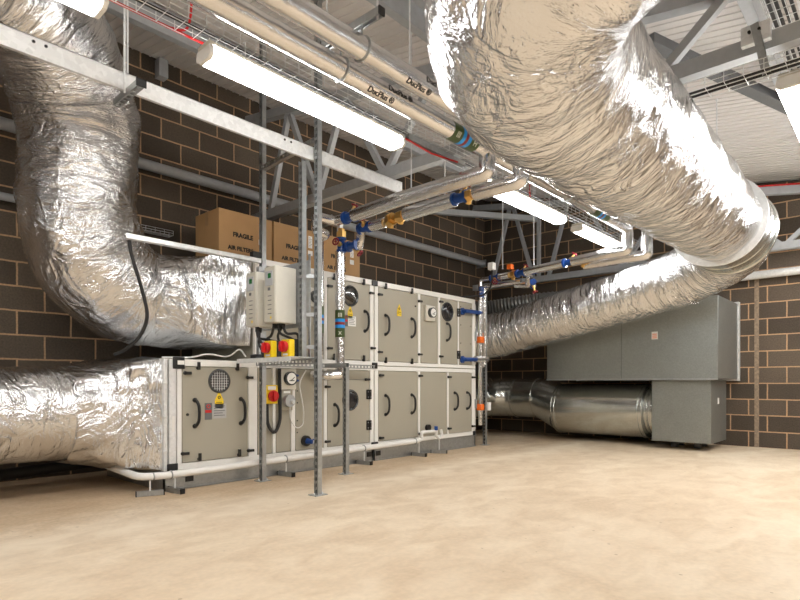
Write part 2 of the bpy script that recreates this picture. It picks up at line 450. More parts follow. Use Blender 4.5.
# ------------------------------------------------------------------ setting
XB, YL, XF, YR = 9.19, 6.1, -4.0, -3.2
def roof(y): return 4.42 - .16*(YL-y)
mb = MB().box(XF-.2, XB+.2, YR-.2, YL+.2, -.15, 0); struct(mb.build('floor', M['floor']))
def wallx(name, y0, y1, mat):      # walls running along X
    mb = MB(); mb.box(XF-.2, XB+.2, y0, y1, 0, max(roof(y0), roof(y1))+.02); return struct(mb.build(name, mat))
wallx('wall_left', YL, YL+.2, M['block_x']); wallx('wall_right', YR-.2, YR, M['block_x'])
for nm, x0 in (('wall_back', XB), ('wall_front', XF-.2)):
    mb = MB(); mb.poly([(x0, YR, 0), (x0, YL, 0), (x0, YL, roof(YL)), (x0, YR, roof(YR))], (.2, 0, 0)); struct(mb.build(nm, M['block_y']))
# profiled roof sheet: ribs run up the slope
mb = MB(); prof = []
x = XF-.2; i = 0
while x < XB+.2:
    p = .092
    prof += [(x, 0), (x+p*.80, 0), (x+p*.84, -.009), (x+p*.96, -.009)]
    x += p
r0 = [V((px, YR-.2, roof(YR-.2)+pz+.03)) for px, pz in prof]; r1 = [V((px, YL+.2, roof(YL+.2)+pz+.03)) for px, pz in prof]
up = V((0, 0, .08))
mb.loft([r0, r1], closed=False, caps=False); mb.loft([[p+up for p in r0], [p+up for p in r1]], closed=False, caps=False)
struct(mb.build('ceiling', M['roof'], sharp=20))
mb = MB().box(XB-.006, XB, 1.545, 1.60, 0, roof(1.5)-.05); struct(mb.build('trim_1', M['mortar']))

# purlins
def purlin(y, label, x0=XF+.02, x1=XB-.02):
    z = roof(y)-.01; h = .19
    mb = MB(); mb.box(x0, x1, y-.003, y+.003, z-h, z); mb.box(x0, x1, y, y+.07, z-h, z-h+.006); mb.box(x0, x1, y-.07, y, z-.02, z-.012)
    tag(mb.build('roof_purlin', M['steel']), label, 'purlin', 'cold rolled roof purlins')
purlin(4.95, 'grey roof purlin nearest the block wall behind the unit')
purlin(2.87, 'grey roof purlin running above the paired foil pipes and fragile-carton row')
purlin(.75, 'grey roof purlin above the big overhead foil duct')

# trusses
def truss(x, label, chord_z, top, bottom_nodes, top_nodes, y0=-3.0, vert=None):
    z0 = chord_z
    r = thing('roof_truss', label, 'truss', (x, 2, z0), 'steel roof trusses')
    mb = MB(); mb.bar((x, y0, z0), (x, 6.08, z0), .09, .10); mb.build('bottom_chord', M['steel'], r)
    mb = MB(); mb.bar((x, y0, top(y0)), (x, 6.08, top(6.08)), .09, .10); mb.build('top_chord', M['steel'], r)
    for (ya, za), (yb, zb) in zip(bottom_nodes, top_nodes):
        mb = MB(); mb.bar((x, ya, za), (x, yb, zb), .055, .055, up=(1, 0, 0)); mb.build('web_member', M['steel'], r)
    return r
tp = lambda y: roof(y)-.27
bz = 2.895
truss(3.9, 'near grey roof truss crossing above the foil pipes and the large duct', bz, tp,
      [(5.61, bz), (4.73, bz), (4.73, bz), (3.72, bz), (3.72, bz), (2.6, bz), (2.6, bz), (1.25, bz), (1.25, bz)],
      [(5.24, tp(5.24)), (5.24, tp(5.24)), (4.3, tp(4.3)), (4.3, tp(4.3)), (3.09, tp(3.09)), (3.09, tp(3.09)), (1.9, tp(1.9)), (1.9, tp(1.9)), (.8, tp(.8))])
tp2 = lambda y: roof(y)-.22
bz2 = 2.69
truss(8.8, 'far grey roof truss standing just in front of the end block wall', bz2, tp2,
      [(5.68, bz2), (4.82, bz2), (4.73, bz2), (4.55, bz2), (3.3, bz2), (3.3, bz2), (1.2, bz2), (1.2, bz2)],
      [(5.3, tp2(5.3)), (5.24, tp2(5.24)), (4.73, tp2(4.73)), (4.2, tp2(4.2)), (3.9, tp2(3.9)), (2.6, tp2(2.6)), (2.2, tp2(2.2)), (.55, tp2(.55))])
mb = MB().bar((6.9, 6.05, 3.74), (8.76, 4.75, 3.73), .08, .09)
tag(mb.build('corner_brace', M['steel']), 'grey horizontal steel brace across the far room corner', 'brace')
mb = MB().bar((4.3, 1.42, roof(1.42)-.24), (6.6, .62, roof(.62)-.17), .10, .07)
tag(mb.build('roof_brace', M['steel_dark']), 'dark grey diagonal roof brace beside the right hand lamp', 'brace')
mb = MB().tube([(8.74, yy_, roof(yy_)-.16) for yy_ in (2.6, 1.0, -.5, -3)], .011, 8)
tag(mb.build('fire_cable', M['red']), 'red cable along the far truss at the top of the end wall', 'cable', 'red fire alarm cables')

# ------------------------------------------------------------------ wall tubes
def walltube(x0, x1, y, z, r, label, name='bracing_tube'):
    t = thing(name, label, 'tube', (x0, y, z), 'steel tubes along the block wall')
    MB().cyl((x0, y, z), (x1, y, z), r).build('tube', M['steel'], t)
    for xe in (x0, x1): MB().box(xe-.008, xe+.008, y-.07, 6.098, z-.07, z+.07).build('end_plate', M['galv'], t)
    return t
walltube(-3.9, 4.55, 5.95, 3.2, .055, 'grey steel tube on the block wall above the cartons')
walltube(5.1, 8.9, 5.95, 3.15, .055, 'grey steel tube on the block wall running to the far corner')
walltube(-3.9, 1.55, 5.97, 2.56, .035, 'thin grey tube on the block wall behind the tall foil duct')
t = thing('galvanised_pipe', 'galvanised horizontal pipe on the end wall right of the big duct', 'pipe', (9.05, 0, 2.4))
MB().cyl((9.05, 1.9, 2.385), (9.05, -3.1, 2.42), .055).build('tube', M['galv_bright'], t)
mb = MB().box(XB-.2, XB-.005, .3, .36, 2.33, 2.47); mb.build('bracket', M['galv'], t)
mb = MB().box(2.74, 2.84, 5.98, 6.09, 4.22, 4.42)
tag(mb.build('purlin_cleat', M['steel'], None, .004), 'small grey steel cleat at the head of the block wall', 'bracket')

# ------------------------------------------------------------------ air handling unit
F = 4.57; BK = 5.78; XA0, XA1, XU = 2.13, 6.64, 3.0
ahu = thing('air_handling_unit', 'large beige two-tier air handling unit with many access doors along the block wall', 'air handling unit', ((XA0+XA1)/2, (F+BK)/2, 0))
mb = MB()
for a, b in ((2.13, 4.59), (4.61, 6.66)):
    mb.box(a, b, F+.012, F+.03, 0, .165); mb.box(a, b, BK-.03, BK-.01, 0, .165)
    mb.box(a, a+.02, F+.012, BK-.01, 0, .165); mb.box(b-.02, b, F+.012, BK-.01, 0, .165)
    mb.box(a, b, F-.005, F+.012, 0, .012); mb.box(a, b, F-.005, F+.012, .153, .165)
mb.build('base_frame', M['galv'], ahu)
for xx in (2.36, 4.53, 4.68): MB().box(xx-.035, xx+.035, F+.004, F+.0125, .055, .11).build('fork_slot', M['black'], ahu)
mb = MB().box(XA0+.02, XA1-.01, F+.03, BK, .165, 1.10); mb.build('lower_casing', M['panel'], ahu)
mb = MB().box(XU+.01, XA1-.01, F+.03, BK, 1.10, 2.075); mb.build('upper_casing', M['panel'], ahu)
# frame rails
mb = MB()
for a, b, z0, z1 in ((2.24, XA1, .165, .215), (2.24, XA1, 1.045, 1.095), (XU, XA1, 1.105, 1.15), (XU, XA1, 2.025, 2.08)):
    mb.box(a, b, F-.004, F+.03, z0, z1)
mb.box(XU, XA1, F-.004, BK, 2.075, 2.085); mb.box(2.13, XU, F-.004, BK, 1.095, 1.103)
mb.build('frame_rail', M['frame'], ahu, .003)
LOWP = [(2.245, 2.285), (2.935, 3.03), (3.205, 3.24), (3.425, 3.475), (3.85, 3.89), (4.535, 4.59), (4.61, 4.665), (5.385, 5.425), (5.985, 6.02), (6.56, 6.64)]
UPP = [(XU, XU+.06), (3.85, 3.895), (4.535, 4.59), (4.61, 4.665), (5.385, 5.43), (5.79, 5.835), (6.225, 6.25), (6.57, 6.64)]
for a, b in LOWP: MB().box(a, b, F-.004, F+.03, .215, 1.045).build('frame_post', M['frame'], ahu, .003)
for a, b in UPP: MB().box(a, b, F-.004, F+.03, 1.15, 2.025).build('frame_post', M['frame'], ahu, .003)
mb = MB().box(2.13, 2.16, F-.006, F+.05, .165, 1.10); mb.box(2.175, 2.235, F-.004, F+.05, .165, 1.10)
for z in (.33, .62, .9): mb.cyl((2.12, F-.01, z), (2.15, F-.01, z), .012, 8)
mb.build('corner_post', M['galv_bright'], ahu, .003)
for (x, z, w, h) in ((2.255, 1.07, .1, .05), (2.2, .19, .09, .035), (4.6, .19, .1, .03), (6.6, .19, .05, .03), (4.6, 1.1, .08, .035), (4.6, 2.05, .09, .03)):
    MB().box(x-w/2, x+w/2, F-.02, F-.004, z-h, z+h).build('corner_block', M['black'], ahu, .004)
mb = MB().box(2.20, 2.225, F-.0045, F-.006, .49, .62); mb.build('serial_label', M['white'], ahu)
mb = MB().box(2.24, 2.30, F-.0205, F-.0215, 1.055, 1.09); mb.build('serial_label', M['white'], ahu)

def handle(p, x, z, y):
    pts = [(x-.012, y, z+.115), (x-.012, y-.03, z+.108), (x, y-.05, z+.07), (x+.004, y-.053, z), (x, y-.05, z-.07), (x-.012, y-.03, z-.108), (x-.012, y, z-.115)]
    mb = MB().tube(fillet(pts, .03, 4), .0135, 8)
    for s in (-1, 1): mb.disc((x-.012, y, z+s*.112), (0, -1, 0), .021, .006, 12)
    mb.build('handle', M['black'], p)
def knob(p, x, z, y, rot=0):
    mb = MB().disc((x, y, z), (0, -1, 0), .016, .018, 12)
    c, s = math.cos(rot), math.sin(rot)
    mb.obox((x+.018*c, y-.022, z+.018*s), (.034, .008, .012), (V((c, 0, s)), V((0, 1, 0)), V((-s, 0, c))))
    mb.build('latch', M['black'], p, .003)
def porthole(p, x, z, y, r, kind='glass'):
    MB().ring((x, y-.006, z), (0, 1, 0), r*.93, r*.1, 36, 8).build('porthole_rim', M['chrome'], p)
    if kind == 'mesh':
        MB().disc((x, y, z), (0, -1, 0), r*.9, .004, 32).build('porthole_glass', M['glass_deep'], p)
        mb = MB()
        for i in range(-3, 4):
            k = i*r*.22; h = math.sqrt(max(0, (r*.84)**2-k*k))
            mb.box(x+k-.0022, x+k+.0022, y-.010, y-.0065, z-h, z+h); mb.box(x-h, x+h, y-.010, y-.0065, z+k-.0022, z+k+.0022)
        mb.build('wire_guard', M['galv_bright'], p)
    else:
        mb = MB(); rings = []
        for i in range(7):
            a = i/6*PI/2; rr = r*.86*math.cos(a)+.0005; rings.append([V((x+rr*math.cos(2*PI*j/32), y-.004-r*.22*math.sin(a), z+rr*math.sin(2*PI*j/32))) for j in range(32)])
        mb.loft(rings); mb.build('porthole_glass', M['glass_dark'] if kind == 'glass' else M['glass_deep'], p, 0, 60)
def warn(p, x, z, y, k=1.0):
    mb = MB().box(x-.042*k, x+.042*k, y-.002, y, z-.085*k, z-.015*k)
    mb.poly([(x-.042*k, y, z-.012*k), (x+.042*k, y, z-.012*k), (x, y, z+.07*k)], (0, -.002, 0)); mb.build('warning_label', M['yellow'], p)
    mb = MB().ring((x, y-.0025, z+.012*k), (0, 1, 0), .011*k, .0035*k, 16, 6)
    for q in range(2): mb.box(x-.03*k, x+.03*k, y-.0027, y-.002, z-(.038+.022*q)*k, z-(.032+.022*q)*k)
    mb.build('warning_symbol', M['ink'], p)
def plate(p, x, z, y, k=1.0, red=True):
    if red:
        MB().box(x-.10*k, x-.035*k, y-.002, y, z-.07*k, z+.07*k).build('notice_plate', M['steel_dark'], p)
        mb = MB().box(x-.096*k, x-.039*k, y-.003, y-.002, z-.012*k, z+.012*k); mb.ring((x-.0675*k, y-.0025, z+.042*k), (0, 1, 0), .015*k, .004*k, 14, 6); mb.build('notice_stripe', M['red'], p)
    MB().box(x-.03*k, x+.10*k, y-.002, y, z-.062*k, z+.062*k).build('data_plate', M['white'] if k < .95 else M['grey_ink'], p)
    mb = MB()
    for q in range(5): mb.box(x-.018*k, x+(.085-.02*(q % 2))*k, y-.0027, y-.002, z+(.04-.02*q)*k, z+(.046-.02*q)*k)
    mb.build('data_print', M['steel_dark'], p)
def hinge(p, x, z, y):
    mb = MB().box(x-.035, x+.035, y-.016, y, z-.055, z+.055); mb.cyl((x, y-.018, z-.055), (x, y-.018, z+.055), .012, 10); mb.build('hinge', M['black'], p, .003)
    mb = MB()
    for dx in (-.02, .02):
        for dz in (-.03, .03): mb.disc((x+dx, y-.016, z+dz), (0, -1, 0), .007, .003, 8)
    mb.build('hinge_screw', M['galv'], p)
def door(x0, x1, z0, z1, name='access_door', y=F-.002):
    return MB().box(x0+.006, x1-.006, y, y+.03, z0+.006, z1-.006).build(name, M['panel'], ahu, .004)

LZ0, LZ1, UZ0, UZ1 = .215, 1.045, 1.15, 2.025
d = door(2.285, 2.935, LZ0, LZ1)
y = F-.002
porthole(d, 2.634, .918, y, .105, 'mesh'); warn(d, 2.634, .76, y); plate(d, 2.60, .65, y, 1.05)
handle(d, 2.415, .64, y); handle(d, 2.865, .64, y)
for x, z, r in ((2.31, .985, 0), (2.43, 1.03, PI/2), (2.81, 1.03, PI/2), (2.92, .95, 0), (2.93, .27, 0), (2.44, .24, PI/2), (2.83, .24, PI/2), (2.29, .3, 0)): knob(d, x, z, y, r)
MB().disc((2.335, y, .63), (0, -1, 0), .012, .01, 10).build('keyhole', M['black'], d)
for a, b in ((3.03, 3.205), (3.24, 3.425)): door(a, b, LZ0, LZ1, 'fixed_panel')
d = door(3.475, 3.85, LZ0, LZ1, 'fixed_panel')
MB().disc((3.60, y, .309), (0, -1, 0), .055, .03, 20).build('drain_port', M['black'], d)
mb = MB().tube([(3.60, y-.03, .309), (3.62, y-.09, .303)], [.03, .022], 12); mb.tube([(3.645, y-.08, .33), (3.65, y-.1, .27)], .012, 8); mb.build('drain_valve', M['blue'], d)
MB().cyl((3.63, y-.09, .300), (3.67, y-.11, .295), .018, 10).build('drain_spout', M['galv_bright'], d)
MB().disc((3.725, y, .965), (0, -1, 0), .045, .02, 20).build('inspection_plug', M['black'], d)
for z in (.93, .82, .70, .52, .4): MB().disc((3.50, y, z), (0, -1, 0), .007, .004, 8).build('rivet', M['black'], d)
d = door(3.89, 4.535, LZ0, LZ1)
porthole(d, 4.224, .712, y, .115, 'dark'); handle(d, 4.01, .556, y); hinge(d, 4.51, .77, y); hinge(d, 4.51, .42, y)
MB().box(3.90, 4.50, y-.003, y, .935, .94).build('panel_seam', M['steel_dark'], d)
for x, z in ((3.87, .86), (3.87, .28), (4.46, .94)): knob(d, x, z, y)
d = door(4.665, 5.385, LZ0, LZ1)
handle(d, 4.80, .64, y); handle(d, 5.27, .64, y)
for x, z in ((4.69, .99), (5.40, .99), (4.69, .26), (5.40, .26)): knob(d, x, z, y)
door(5.425, 5.985, LZ0, LZ1, 'fixed_panel')
d = door(6.02, 6.56, LZ0, LZ1)
handle(d, 6.16, .655, y); handle(d, 6.45, .655, y)
for x, z in ((6.0, .98), (6.0, .29), (6.56, .98), (6.56, .29)): knob(d, x, z, y)
d = door(XU+.06, 3.85, UZ0, UZ1, 'fixed_panel')
MB().box(3.60, 3.78, y-.03, y, 1.70, 1.88).build('gauge_box', M['offwhite'], d, .004)
d = door(3.895, 4.535, UZ0, UZ1)
porthole(d, 4.224, 1.861, y, .115); warn(d, 4.224, 1.69, y, .9); plate(d, 4.22, 1.585, y, .9); handle(d, 4.46, 1.60, y)
for x, z, r in ((3.90, 1.93, 0), (3.98, 2.02, PI/2), (4.42, 2.02, PI/2), (4.53, 1.93, 0), (3.9, 1.27, 0), (3.98, 1.16, PI/2), (4.42, 1.16, PI/2), (4.55, 1.3, 0)): knob(d, x, z, y, r)
d = door(4.665, 5.385, UZ0, UZ1)
handle(d, 4.80, 1.585, y); handle(d, 5.27, 1.584, y); warn(d, 5.03, 1.79, y, .95)
for x, z, r in ((4.67, 1.93, 0), (4.78, 2.02, PI/2), (5.25, 2.02, PI/2), (5.39, 1.93, 0), (4.67, 1.26, 0), (4.78, 1.15, PI/2), (5.25, 1.15, PI/2), (5.39, 1.26, 0)): knob(d, x, z, y, r)
MB().disc((5.33, y, 1.86), (0, -1, 0), .011, .008, 10).build('keyhole', M['black'], d)
door(5.43, 5.79, UZ0, UZ1, 'fixed_panel')
d = door(5.835, 6.225, UZ0, UZ1)
porthole(d, 5.983, 1.85, y, .125, 'dark'); handle(d, 5.99, 1.582, y); hinge(d, 6.235, 1.863, y); hinge(d, 6.235, 1.285, y)
for x, z in ((5.82, 1.97), (5.82, 1.25)): knob(d, x, z, y)
d = door(6.25, 6.57, UZ0, UZ1, 'fixed_panel')
for x in (6.29, 6.53):
    for z in (1.95, 1.7, 1.45, 1.2): MB().disc((x, y, z), (0, -1, 0), .008, .004, 8).build('rivet', M['black'], d)

def gauge(x, z, label, s=1.0):
    g = thing('pressure_gauge', label, 'gauge', (x, F-.01, z), 'round differential pressure gauges')
    yy = F-.003
    MB().box(x-.10*s, x+.085*s, yy-.035, yy, z-.11*s, z+.095*s).build('mounting_box', M['offwhite'], g, .004)
    MB().cyl((x, yy-.035, z), (x, yy-.075, z), .068*s, 28).build('bezel', M['chrome'], g)
    MB().disc((x, yy-.0752, z), (0, -1, 0), .055*s, .002, 28).build('dial', M['dial'], g)
    mb = MB().obox((x+.012*s, yy-.0785, z-.004), (.03*s, .001, .003), (V((.8, 0, .6)), V((0, 1, 0)), V((-.6, 0, .8))))
    mb.box(x-.03*s, x+.03*s, yy-.079, yy-.0772, z-.026*s, z-.018*s); mb.build('needle', M['ink'], g)
    mb = MB()
    for dz in (-.02, .03): mb.cyl((x+.085*s, yy-.02, z+dz), (x+.12*s, yy-.02, z+dz), .012, 8)
    mb.build('port', M['blue'] if s > .99 else M['black'], g)
    return g
gauge(3.375, .945, 'round white pressure gauge low on the unit beside the small red isolator')
gauge(3.70, 1.79, 'round white pressure gauge high on the unit behind the slotted post', .95)
gauge(5.60, 1.80, 'round white pressure gauge high on the unit left of the far dark porthole', .96)
# pressure switch and its tube
sw = thing('pressure_switch', 'round grey pressure switch with clear tubing below the lower gauge', 'switch', (3.36, F-.01, .72))
yy = F-.003
MB().box(3.29, 3.42, yy-.03, yy, .63, .83).build('mounting_box', M['panel'], sw, .004)
MB().cyl((3.36, yy-.03, .725), (3.36, yy-.075, .725), .06, 24).build('housing', M['steel'], sw)
MB().cyl((3.375, yy-.075, .715), (3.38, yy-.10, .715), .022, 14).build('port', M['galv_bright'], sw)
MB().box(3.31, 3.39, yy-.032, yy-.03, .80, .822).build('name_label', M['white'], sw)
MB().tube(fillet([(3.37, yy-.05, .67), (3.39, yy-.03, .53), (3.47, yy-.03, .44), (3.55, yy-.03, .47), (3.56, yy-.03, .62), (3.49, yy-.04, .9), (3.57, yy-.05, 1.03)], .06), .006, 8).build('clear_tube', M['white'], sw)
# small isolator on the post by the gauges
iso = thing('isolator_switch', 'small upright yellow isolator with red dial left of the lower pressure gauge', 'switch', (3.16, F-.06, .74), 'red and yellow isolator switches')
MB().box(3.085, 3.225, F-.06, F-.005, .70, .88).build('housing', M['yellow'], iso, .008)
MB().box(3.11, 3.20, F-.0615, F-.0602, .835, .87).build('name_label', M['white'], iso)
mb = MB().cyl((3.165, F-.06, .775), (3.165, F-.085, .775), .055, 24); mb.box(3.15, 3.18, F-.105, F-.08, .73, .82); mb.build('dial', M['red'], iso, .003)
MB().tube(fillet([(3.12, F-.03, .70), (3.12, F-.035, .5), (3.2, F-.04, .40), (3.27, F-.035, .52), (3.265, F-.03, 1.04)], .07), .016, 10).build('flexible_conduit', M['rubber'], iso)

# ------------------------------------------------------------------ foil ducts on the left
t = thing('foil_duct', 'tall bent foil wrapped duct dropping into the upper left end of the unit', 'duct', (1.62, 5.08, 1.1), 'crumpled foil insulated ducts')
R = .445
mb = MB()
duct(mb, [(2.26, 5.12, 1.66, R-.03, 0, .5, .45), (2.12, 5.12, 1.68, R-.015, 0, .5, .45), (1.95, 5.10, 1.76, R-.005, 0, .5, .45), (1.76, 5.08, 1.95, R+.005, 0, .5, .45), (1.67, 5.06, 2.18, R, 0, .5, .45),
          (1.65, 5.05, 2.42, R-.015, 0, .5, .45), (1.65, 5.05, 2.74, R-.01, 0, .5, .45), (1.65, 5.04, 3.0, R+.005, 0, .5, .45), (1.58, 4.97, 3.24, R+.005, 0, .5, .45), (1.36, 4.78, 3.47, R, 0, .5, .45), (1.0, 4.52, 3.62, R, 0, .5, .45), (.5, 4.32, 3.64, R, 0, .5, .45), (-.4, 4.28, 3.6, R, 0, .5, .45), (-3.9, 4.25, 3.55, R, 0, .5, .45)],
     (0, 1, 0), seg=96, amp=.017, seed=1, cre=1.0)
mb.build('duct_wrap', M['foil'], t, 0, 60)
mb = MB()
duct(mb, [(2.16, 5.12, 1.665, R-.04, .0, .5, .45), (2.24, 5.12, 1.66, R-.012, .05, .54, .42), (2.4, 5.15, 1.66, R-.005, .35, .56, .415), (2.62, 5.17, 1.66, R+.0, .92, .57, .41), (2.985, 5.17, 1.655, R+.0, .94, .58, .415)], (0, 1, 0), seg=120, amp=.016, seed=2, cre=1.3)
mb.build('transition_wrap', M['foil_rough'], t, 0, 60)
t = thing('foil_duct', 'straight low foil wrapped duct entering the lower left end of the unit', 'duct', (.3, 5.12, .27), 'crumpled foil insulated ducts')
mb = MB()
duct(mb, [(-3.9, 5.10, .655, .375, 0, .5, .45), (-.5, 5.10, .655, .375, 0, .5, .45), (1.0, 5.10, .655, .375, 0, .5, .45), (1.56, 5.11, .65, .38, 0, .5, .45)], (0, 1, 0), seg=84, amp=.012, seed=3, cre=1.0)
mb.build('duct_wrap', M['foil'], t, 0, 60)
mb = MB()
duct(mb, [(1.50, 5.11, .65, .395, .0, .5, .45), (1.62, 5.12, .65, .41, .15, .5, .46), (1.85, 5.15, .64, .44, .7, .56, .475), (2.12, 5.17, .635, .46, .93, .585, .49)], (0, 1, 0), seg=120, amp=.014, seed=4, cre=1.3)
mb.build('transition_wrap', M['foil_rough'], t, 0, 60)

# ------------------------------------------------------------------ big overhead foil duct
t = thing('foil_duct', 'huge overhead foil wrapped duct with a flange ring running towards the viewer', 'duct', (6.3, 1.23, 1.2), 'crumpled foil insulated ducts')
r = .345
mb = MB()
duct(mb, [(6.66, 5.15, 1.60, r, 0, 1, 1), (7.0, 5.13, 1.60, r, 0, 1, 1), (7.32, 5.0, 1.61, r, 0, 1, 1), (7.47, 4.7, 1.65, r, 0, 1, 1), (7.5, 4.2, 1.75, r, 0, 1, 1), (7.5, 3.2, 1.95, r-.005, 0, 1, 1), (7.48, 2.35, 2.13, r, 0, 1, 1), (7.42, 1.98, 2.2, r+.005, 0, 1, 1)],
     (0, 0, 1), seg=84, amp=.010, seed=5)
mb.build('lower_limb', M['foil'], t, 0, 60)
mb = MB()
duct(mb, [(7.45, 2.1, 2.18, r+.01, 0, 1, 1), (7.38, 1.85, 2.27, r+.01, 0, 1, 1), (7.2, 1.58, 2.37, r+.03, 0, 1, 1), (6.92, 1.42, 2.44, r+.045, 0, 1, 1), (6.6, 1.38, 2.47, r+.055, 0, 1, 1)], (0, 0, 1), seg=84, amp=.012, seed=6)
mb.build('far_elbow', M['foil'], t, 0, 60)
ax, az = 1.38, 2.47
mb = MB().cyl((6.12, ax, az), (6.66, ax, az), .418, 64); mb.ring((6.64, ax, az), (1, 0, 0), .424, .014, 64, 8); mb.ring((6.38, ax, az), (1, 0, 0), .419, .006, 64, 8)
mb.build('joint_band', M['spiral'], t)
mb = MB()
n = 64
prof = [(6.10, .36), (6.10, .432), (6.125, .434), (6.125, .37)]
rr = [[V((px, ax+pr*math.cos(2*PI*j/n), az+pr*math.sin(2*PI*j/n))) for px, pr in prof] for j in range(n)]
vr = [[mb.bm.verts.new(p) for p in q] for q in rr]
for j in range(n):
    a, b = vr[j], vr[(j+1) % n]
    for k in range(4): mb.bm.faces.new((a[k], a[(k+1) % 4], b[(k+1) % 4], b[k]))
mb.build('flange_ring', M['galv_bright'], t)
RB = .42
mb = MB()
duct(mb, [(6.11, ax, az, .375, 0, 1, 1), (5.9, ax, az, .383, 0, 1, 1), (5.0, ax-.01, az-.01, .398, 0, 1, 1), (4.0, ax-.03, az-.03, .412, 0, 1, 1), (3.2, ax-.045, az-.045, RB, 0, 1, 1), (2.82, ax-.05, az-.05, RB-.005, 0, 1, 1)], (0, 0, 1), seg=110, amp=.013, seed=7, cre=.9)
mb.build('main_run', M['foil'], t, 0, 60)
mb = MB()
duct(mb, [(2.88, ax-.05, az-.05, RB+.01, 0, 1, 1), (2.55, ax-.055, az-.045, RB+.02, 0, 1, 1), (2.24, ax-.12, az-.015, RB+.015, 0, 1, 1), (2.04, ax-.28, az+.06, RB+.01, 0, 1, 1), (1.94, ax-.52, az+.14, RB, 0, 1, 1), (1.93, .4, az+.21, RB-.005, 0, 1, 1), (1.93, -.4, az+.17, RB-.005, 0, 1, 1), (1.93, -3.15, az-.08, RB-.005, 0, 1, 1)],
     (0, 0, 1), seg=110, amp=.013, seed=8)
mb.build('near_elbow', M['foil'], t, 0, 60)

# ------------------------------------------------------------------ hang rods helper
def rod(x, y, z0, z1, label, r=.0055):
    mb = MB().cyl((x, y, z0), (x, y, z1), r, 8); mb.cyl((x, y, z0), (x, y, z0+.012), r*2, 6)
    mb.cyl((x, y, z1-.02), (x, y, z1), r*2.2, 6)
    tag(mb.build('hanger_rod', M['galv_bright']), label, 'rod', 'threaded hanger rods')
rod(6.117, 1.38, az+.435, roof(1.38), 'thin hanger rod rising from the flange ring of the big duct')
rod(4.02, 1.35, az+.37, roof(1.35), 'thin hanger rod above the middle of the big duct')

# ------------------------------------------------------------------ galvanised spiral duct and plenum boxes
t = thing('spiral_duct', 'bare galvanised round duct low along the end wall', 'duct', (8.5, 3.5, .1))
rs = .325
mb = MB()
pts = [(6.66, 5.45, .65), (7.95, 5.5, .65)] + [tuple(p) for p in arc((7.95, 4.92, .65), (0, 1, 0), (1, 0, 0), .58, 0, PI/2, 5)][1:]
mb.tube(pts, rs, 40)
for p, q in zip(pts[1:-1], pts[2:]):
    d_ = (V(q)-V(p)).normalized(); mb.ring(p, d_, rs, .011, 40, 8)
mb.build('segmented_elbow', M['spiral'], t, 0, 40)
mb = MB().tube([(8.53, 4.98, .65), (8.53, 4.56, .645)], rs+.003, 40)
for yv in (4.97, 4.57): mb.ring((8.53, yv, .648), (0, 1, 0), rs+.004, .012, 40, 8)
mb.build('straight_piece', M['spiral'], t)
mb = MB().tube([(8.53, 4.60, .645), (8.525, 4.48, .64), (8.5, 4.13, .50)], [rs, rs+.012, .36], 40); mb.build('offset_piece', M['spiral'], t, 0, 50)
mb = MB().tube([(8.5, 4.16, .492), (8.5, 2.79, .492)], .385, 48)
for yv in (4.16, 4.11, 2.84, 2.79): mb.ring((8.5, yv, .492), (0, 1, 0), .386, .010, 48, 8)
mb.build('silencer_drum', M['spiral'], t)
mb = MB().tube([(8.5, 2.80, .50), (8.5, 2.635, .50)], .34, 40); mb.ring((8.5, 2.72, .50), (0, 1, 0), .345, .010, 40, 8); mb.ring((8.5, 2.655, .50), (0, 1, 0), .36, .014, 40, 8); mb.build('spigot', M['spiral'], t)

t = thing('plenum_box', 'large dark grey sheet metal plenum box hung on the end wall', 'plenum', (8.6, 3, .95))
mb = MB().box(8.0, 9.1, 1.79, 4.161, .955, 2.02); mb.build('upper_box', M['plenum'], t, .004)
MB().box(7.994, 7.9995, 3.005, 3.011, .96, 2.0).build('standing_seam', M['steel_dark'], t)
mb = MB().box(9.10, 9.18, 1.772, 4.19, .93, 2.05)
mb.build('wall_flange', M['galv_bright'], t, .003)
mb = MB()
for z in (1.0, 1.2, 1.4, 1.6, 1.8, 2.0): mb.cyl((9.085, 1.772, z), (9.10, 1.772, z), .012, 8)
mb.build('flange_bolt', M['galv_bright'], t)
mb = MB().box(7.996, 8.0, 2.52, 2.60, 1.495, 1.60); mb.build('inspection_label', M['white'], t)
mb = MB()
for q in range(3): mb.box(7.9945, 7.996, 2.53, 2.59, 1.51+.025*q, 1.52+.025*q)
mb.build('label_print', M['orange'], t)
mb = MB().box(7.985, 8.0, 1.79, 4.161, .94, .96); mb.build('bottom_edge', M['galv'], t)
t = thing('plenum_box', 'smaller dark grey sheet metal box below the wall plenum, joined to the round duct', 'plenum', (8.5, 2.26, 0))
MB().box(8.1, 8.92, 1.893, 2.63, .105, .938).build('lower_box', M['plenum'], t, .004)
for yv in (2.15, 2.45):
    for xv in (8.5, 8.8): MB().box(xv-.04, xv+.04, yv-.04, yv+.04, 0, .106).build('box_foot', M['steel_dark'], t)
MB().box(8.44, 8.50, 1.888, 1.893, .62, .70).build('inspection_label', M['white'], t)
# dark flexible duct behind
mb = MB(); pts = catmull([(6.66, 5.62, 1.98), (7.3, 5.6, 2.06), (8.0, 5.3, 2.17), (8.4, 4.5, 2.27), (8.6, 4.0, 2.27), (8.9, 3.9, 2.25), (9.18, 3.9, 2.25)], .028)
mb.tube(pts, [.10 if i % 2 else .122 for i in range(len(pts))], 20); tag(mb.build('flexible_duct', M['dust'], None, 0, 70), 'dark ribbed flexible duct behind the lower limb of the foil duct', 'duct')

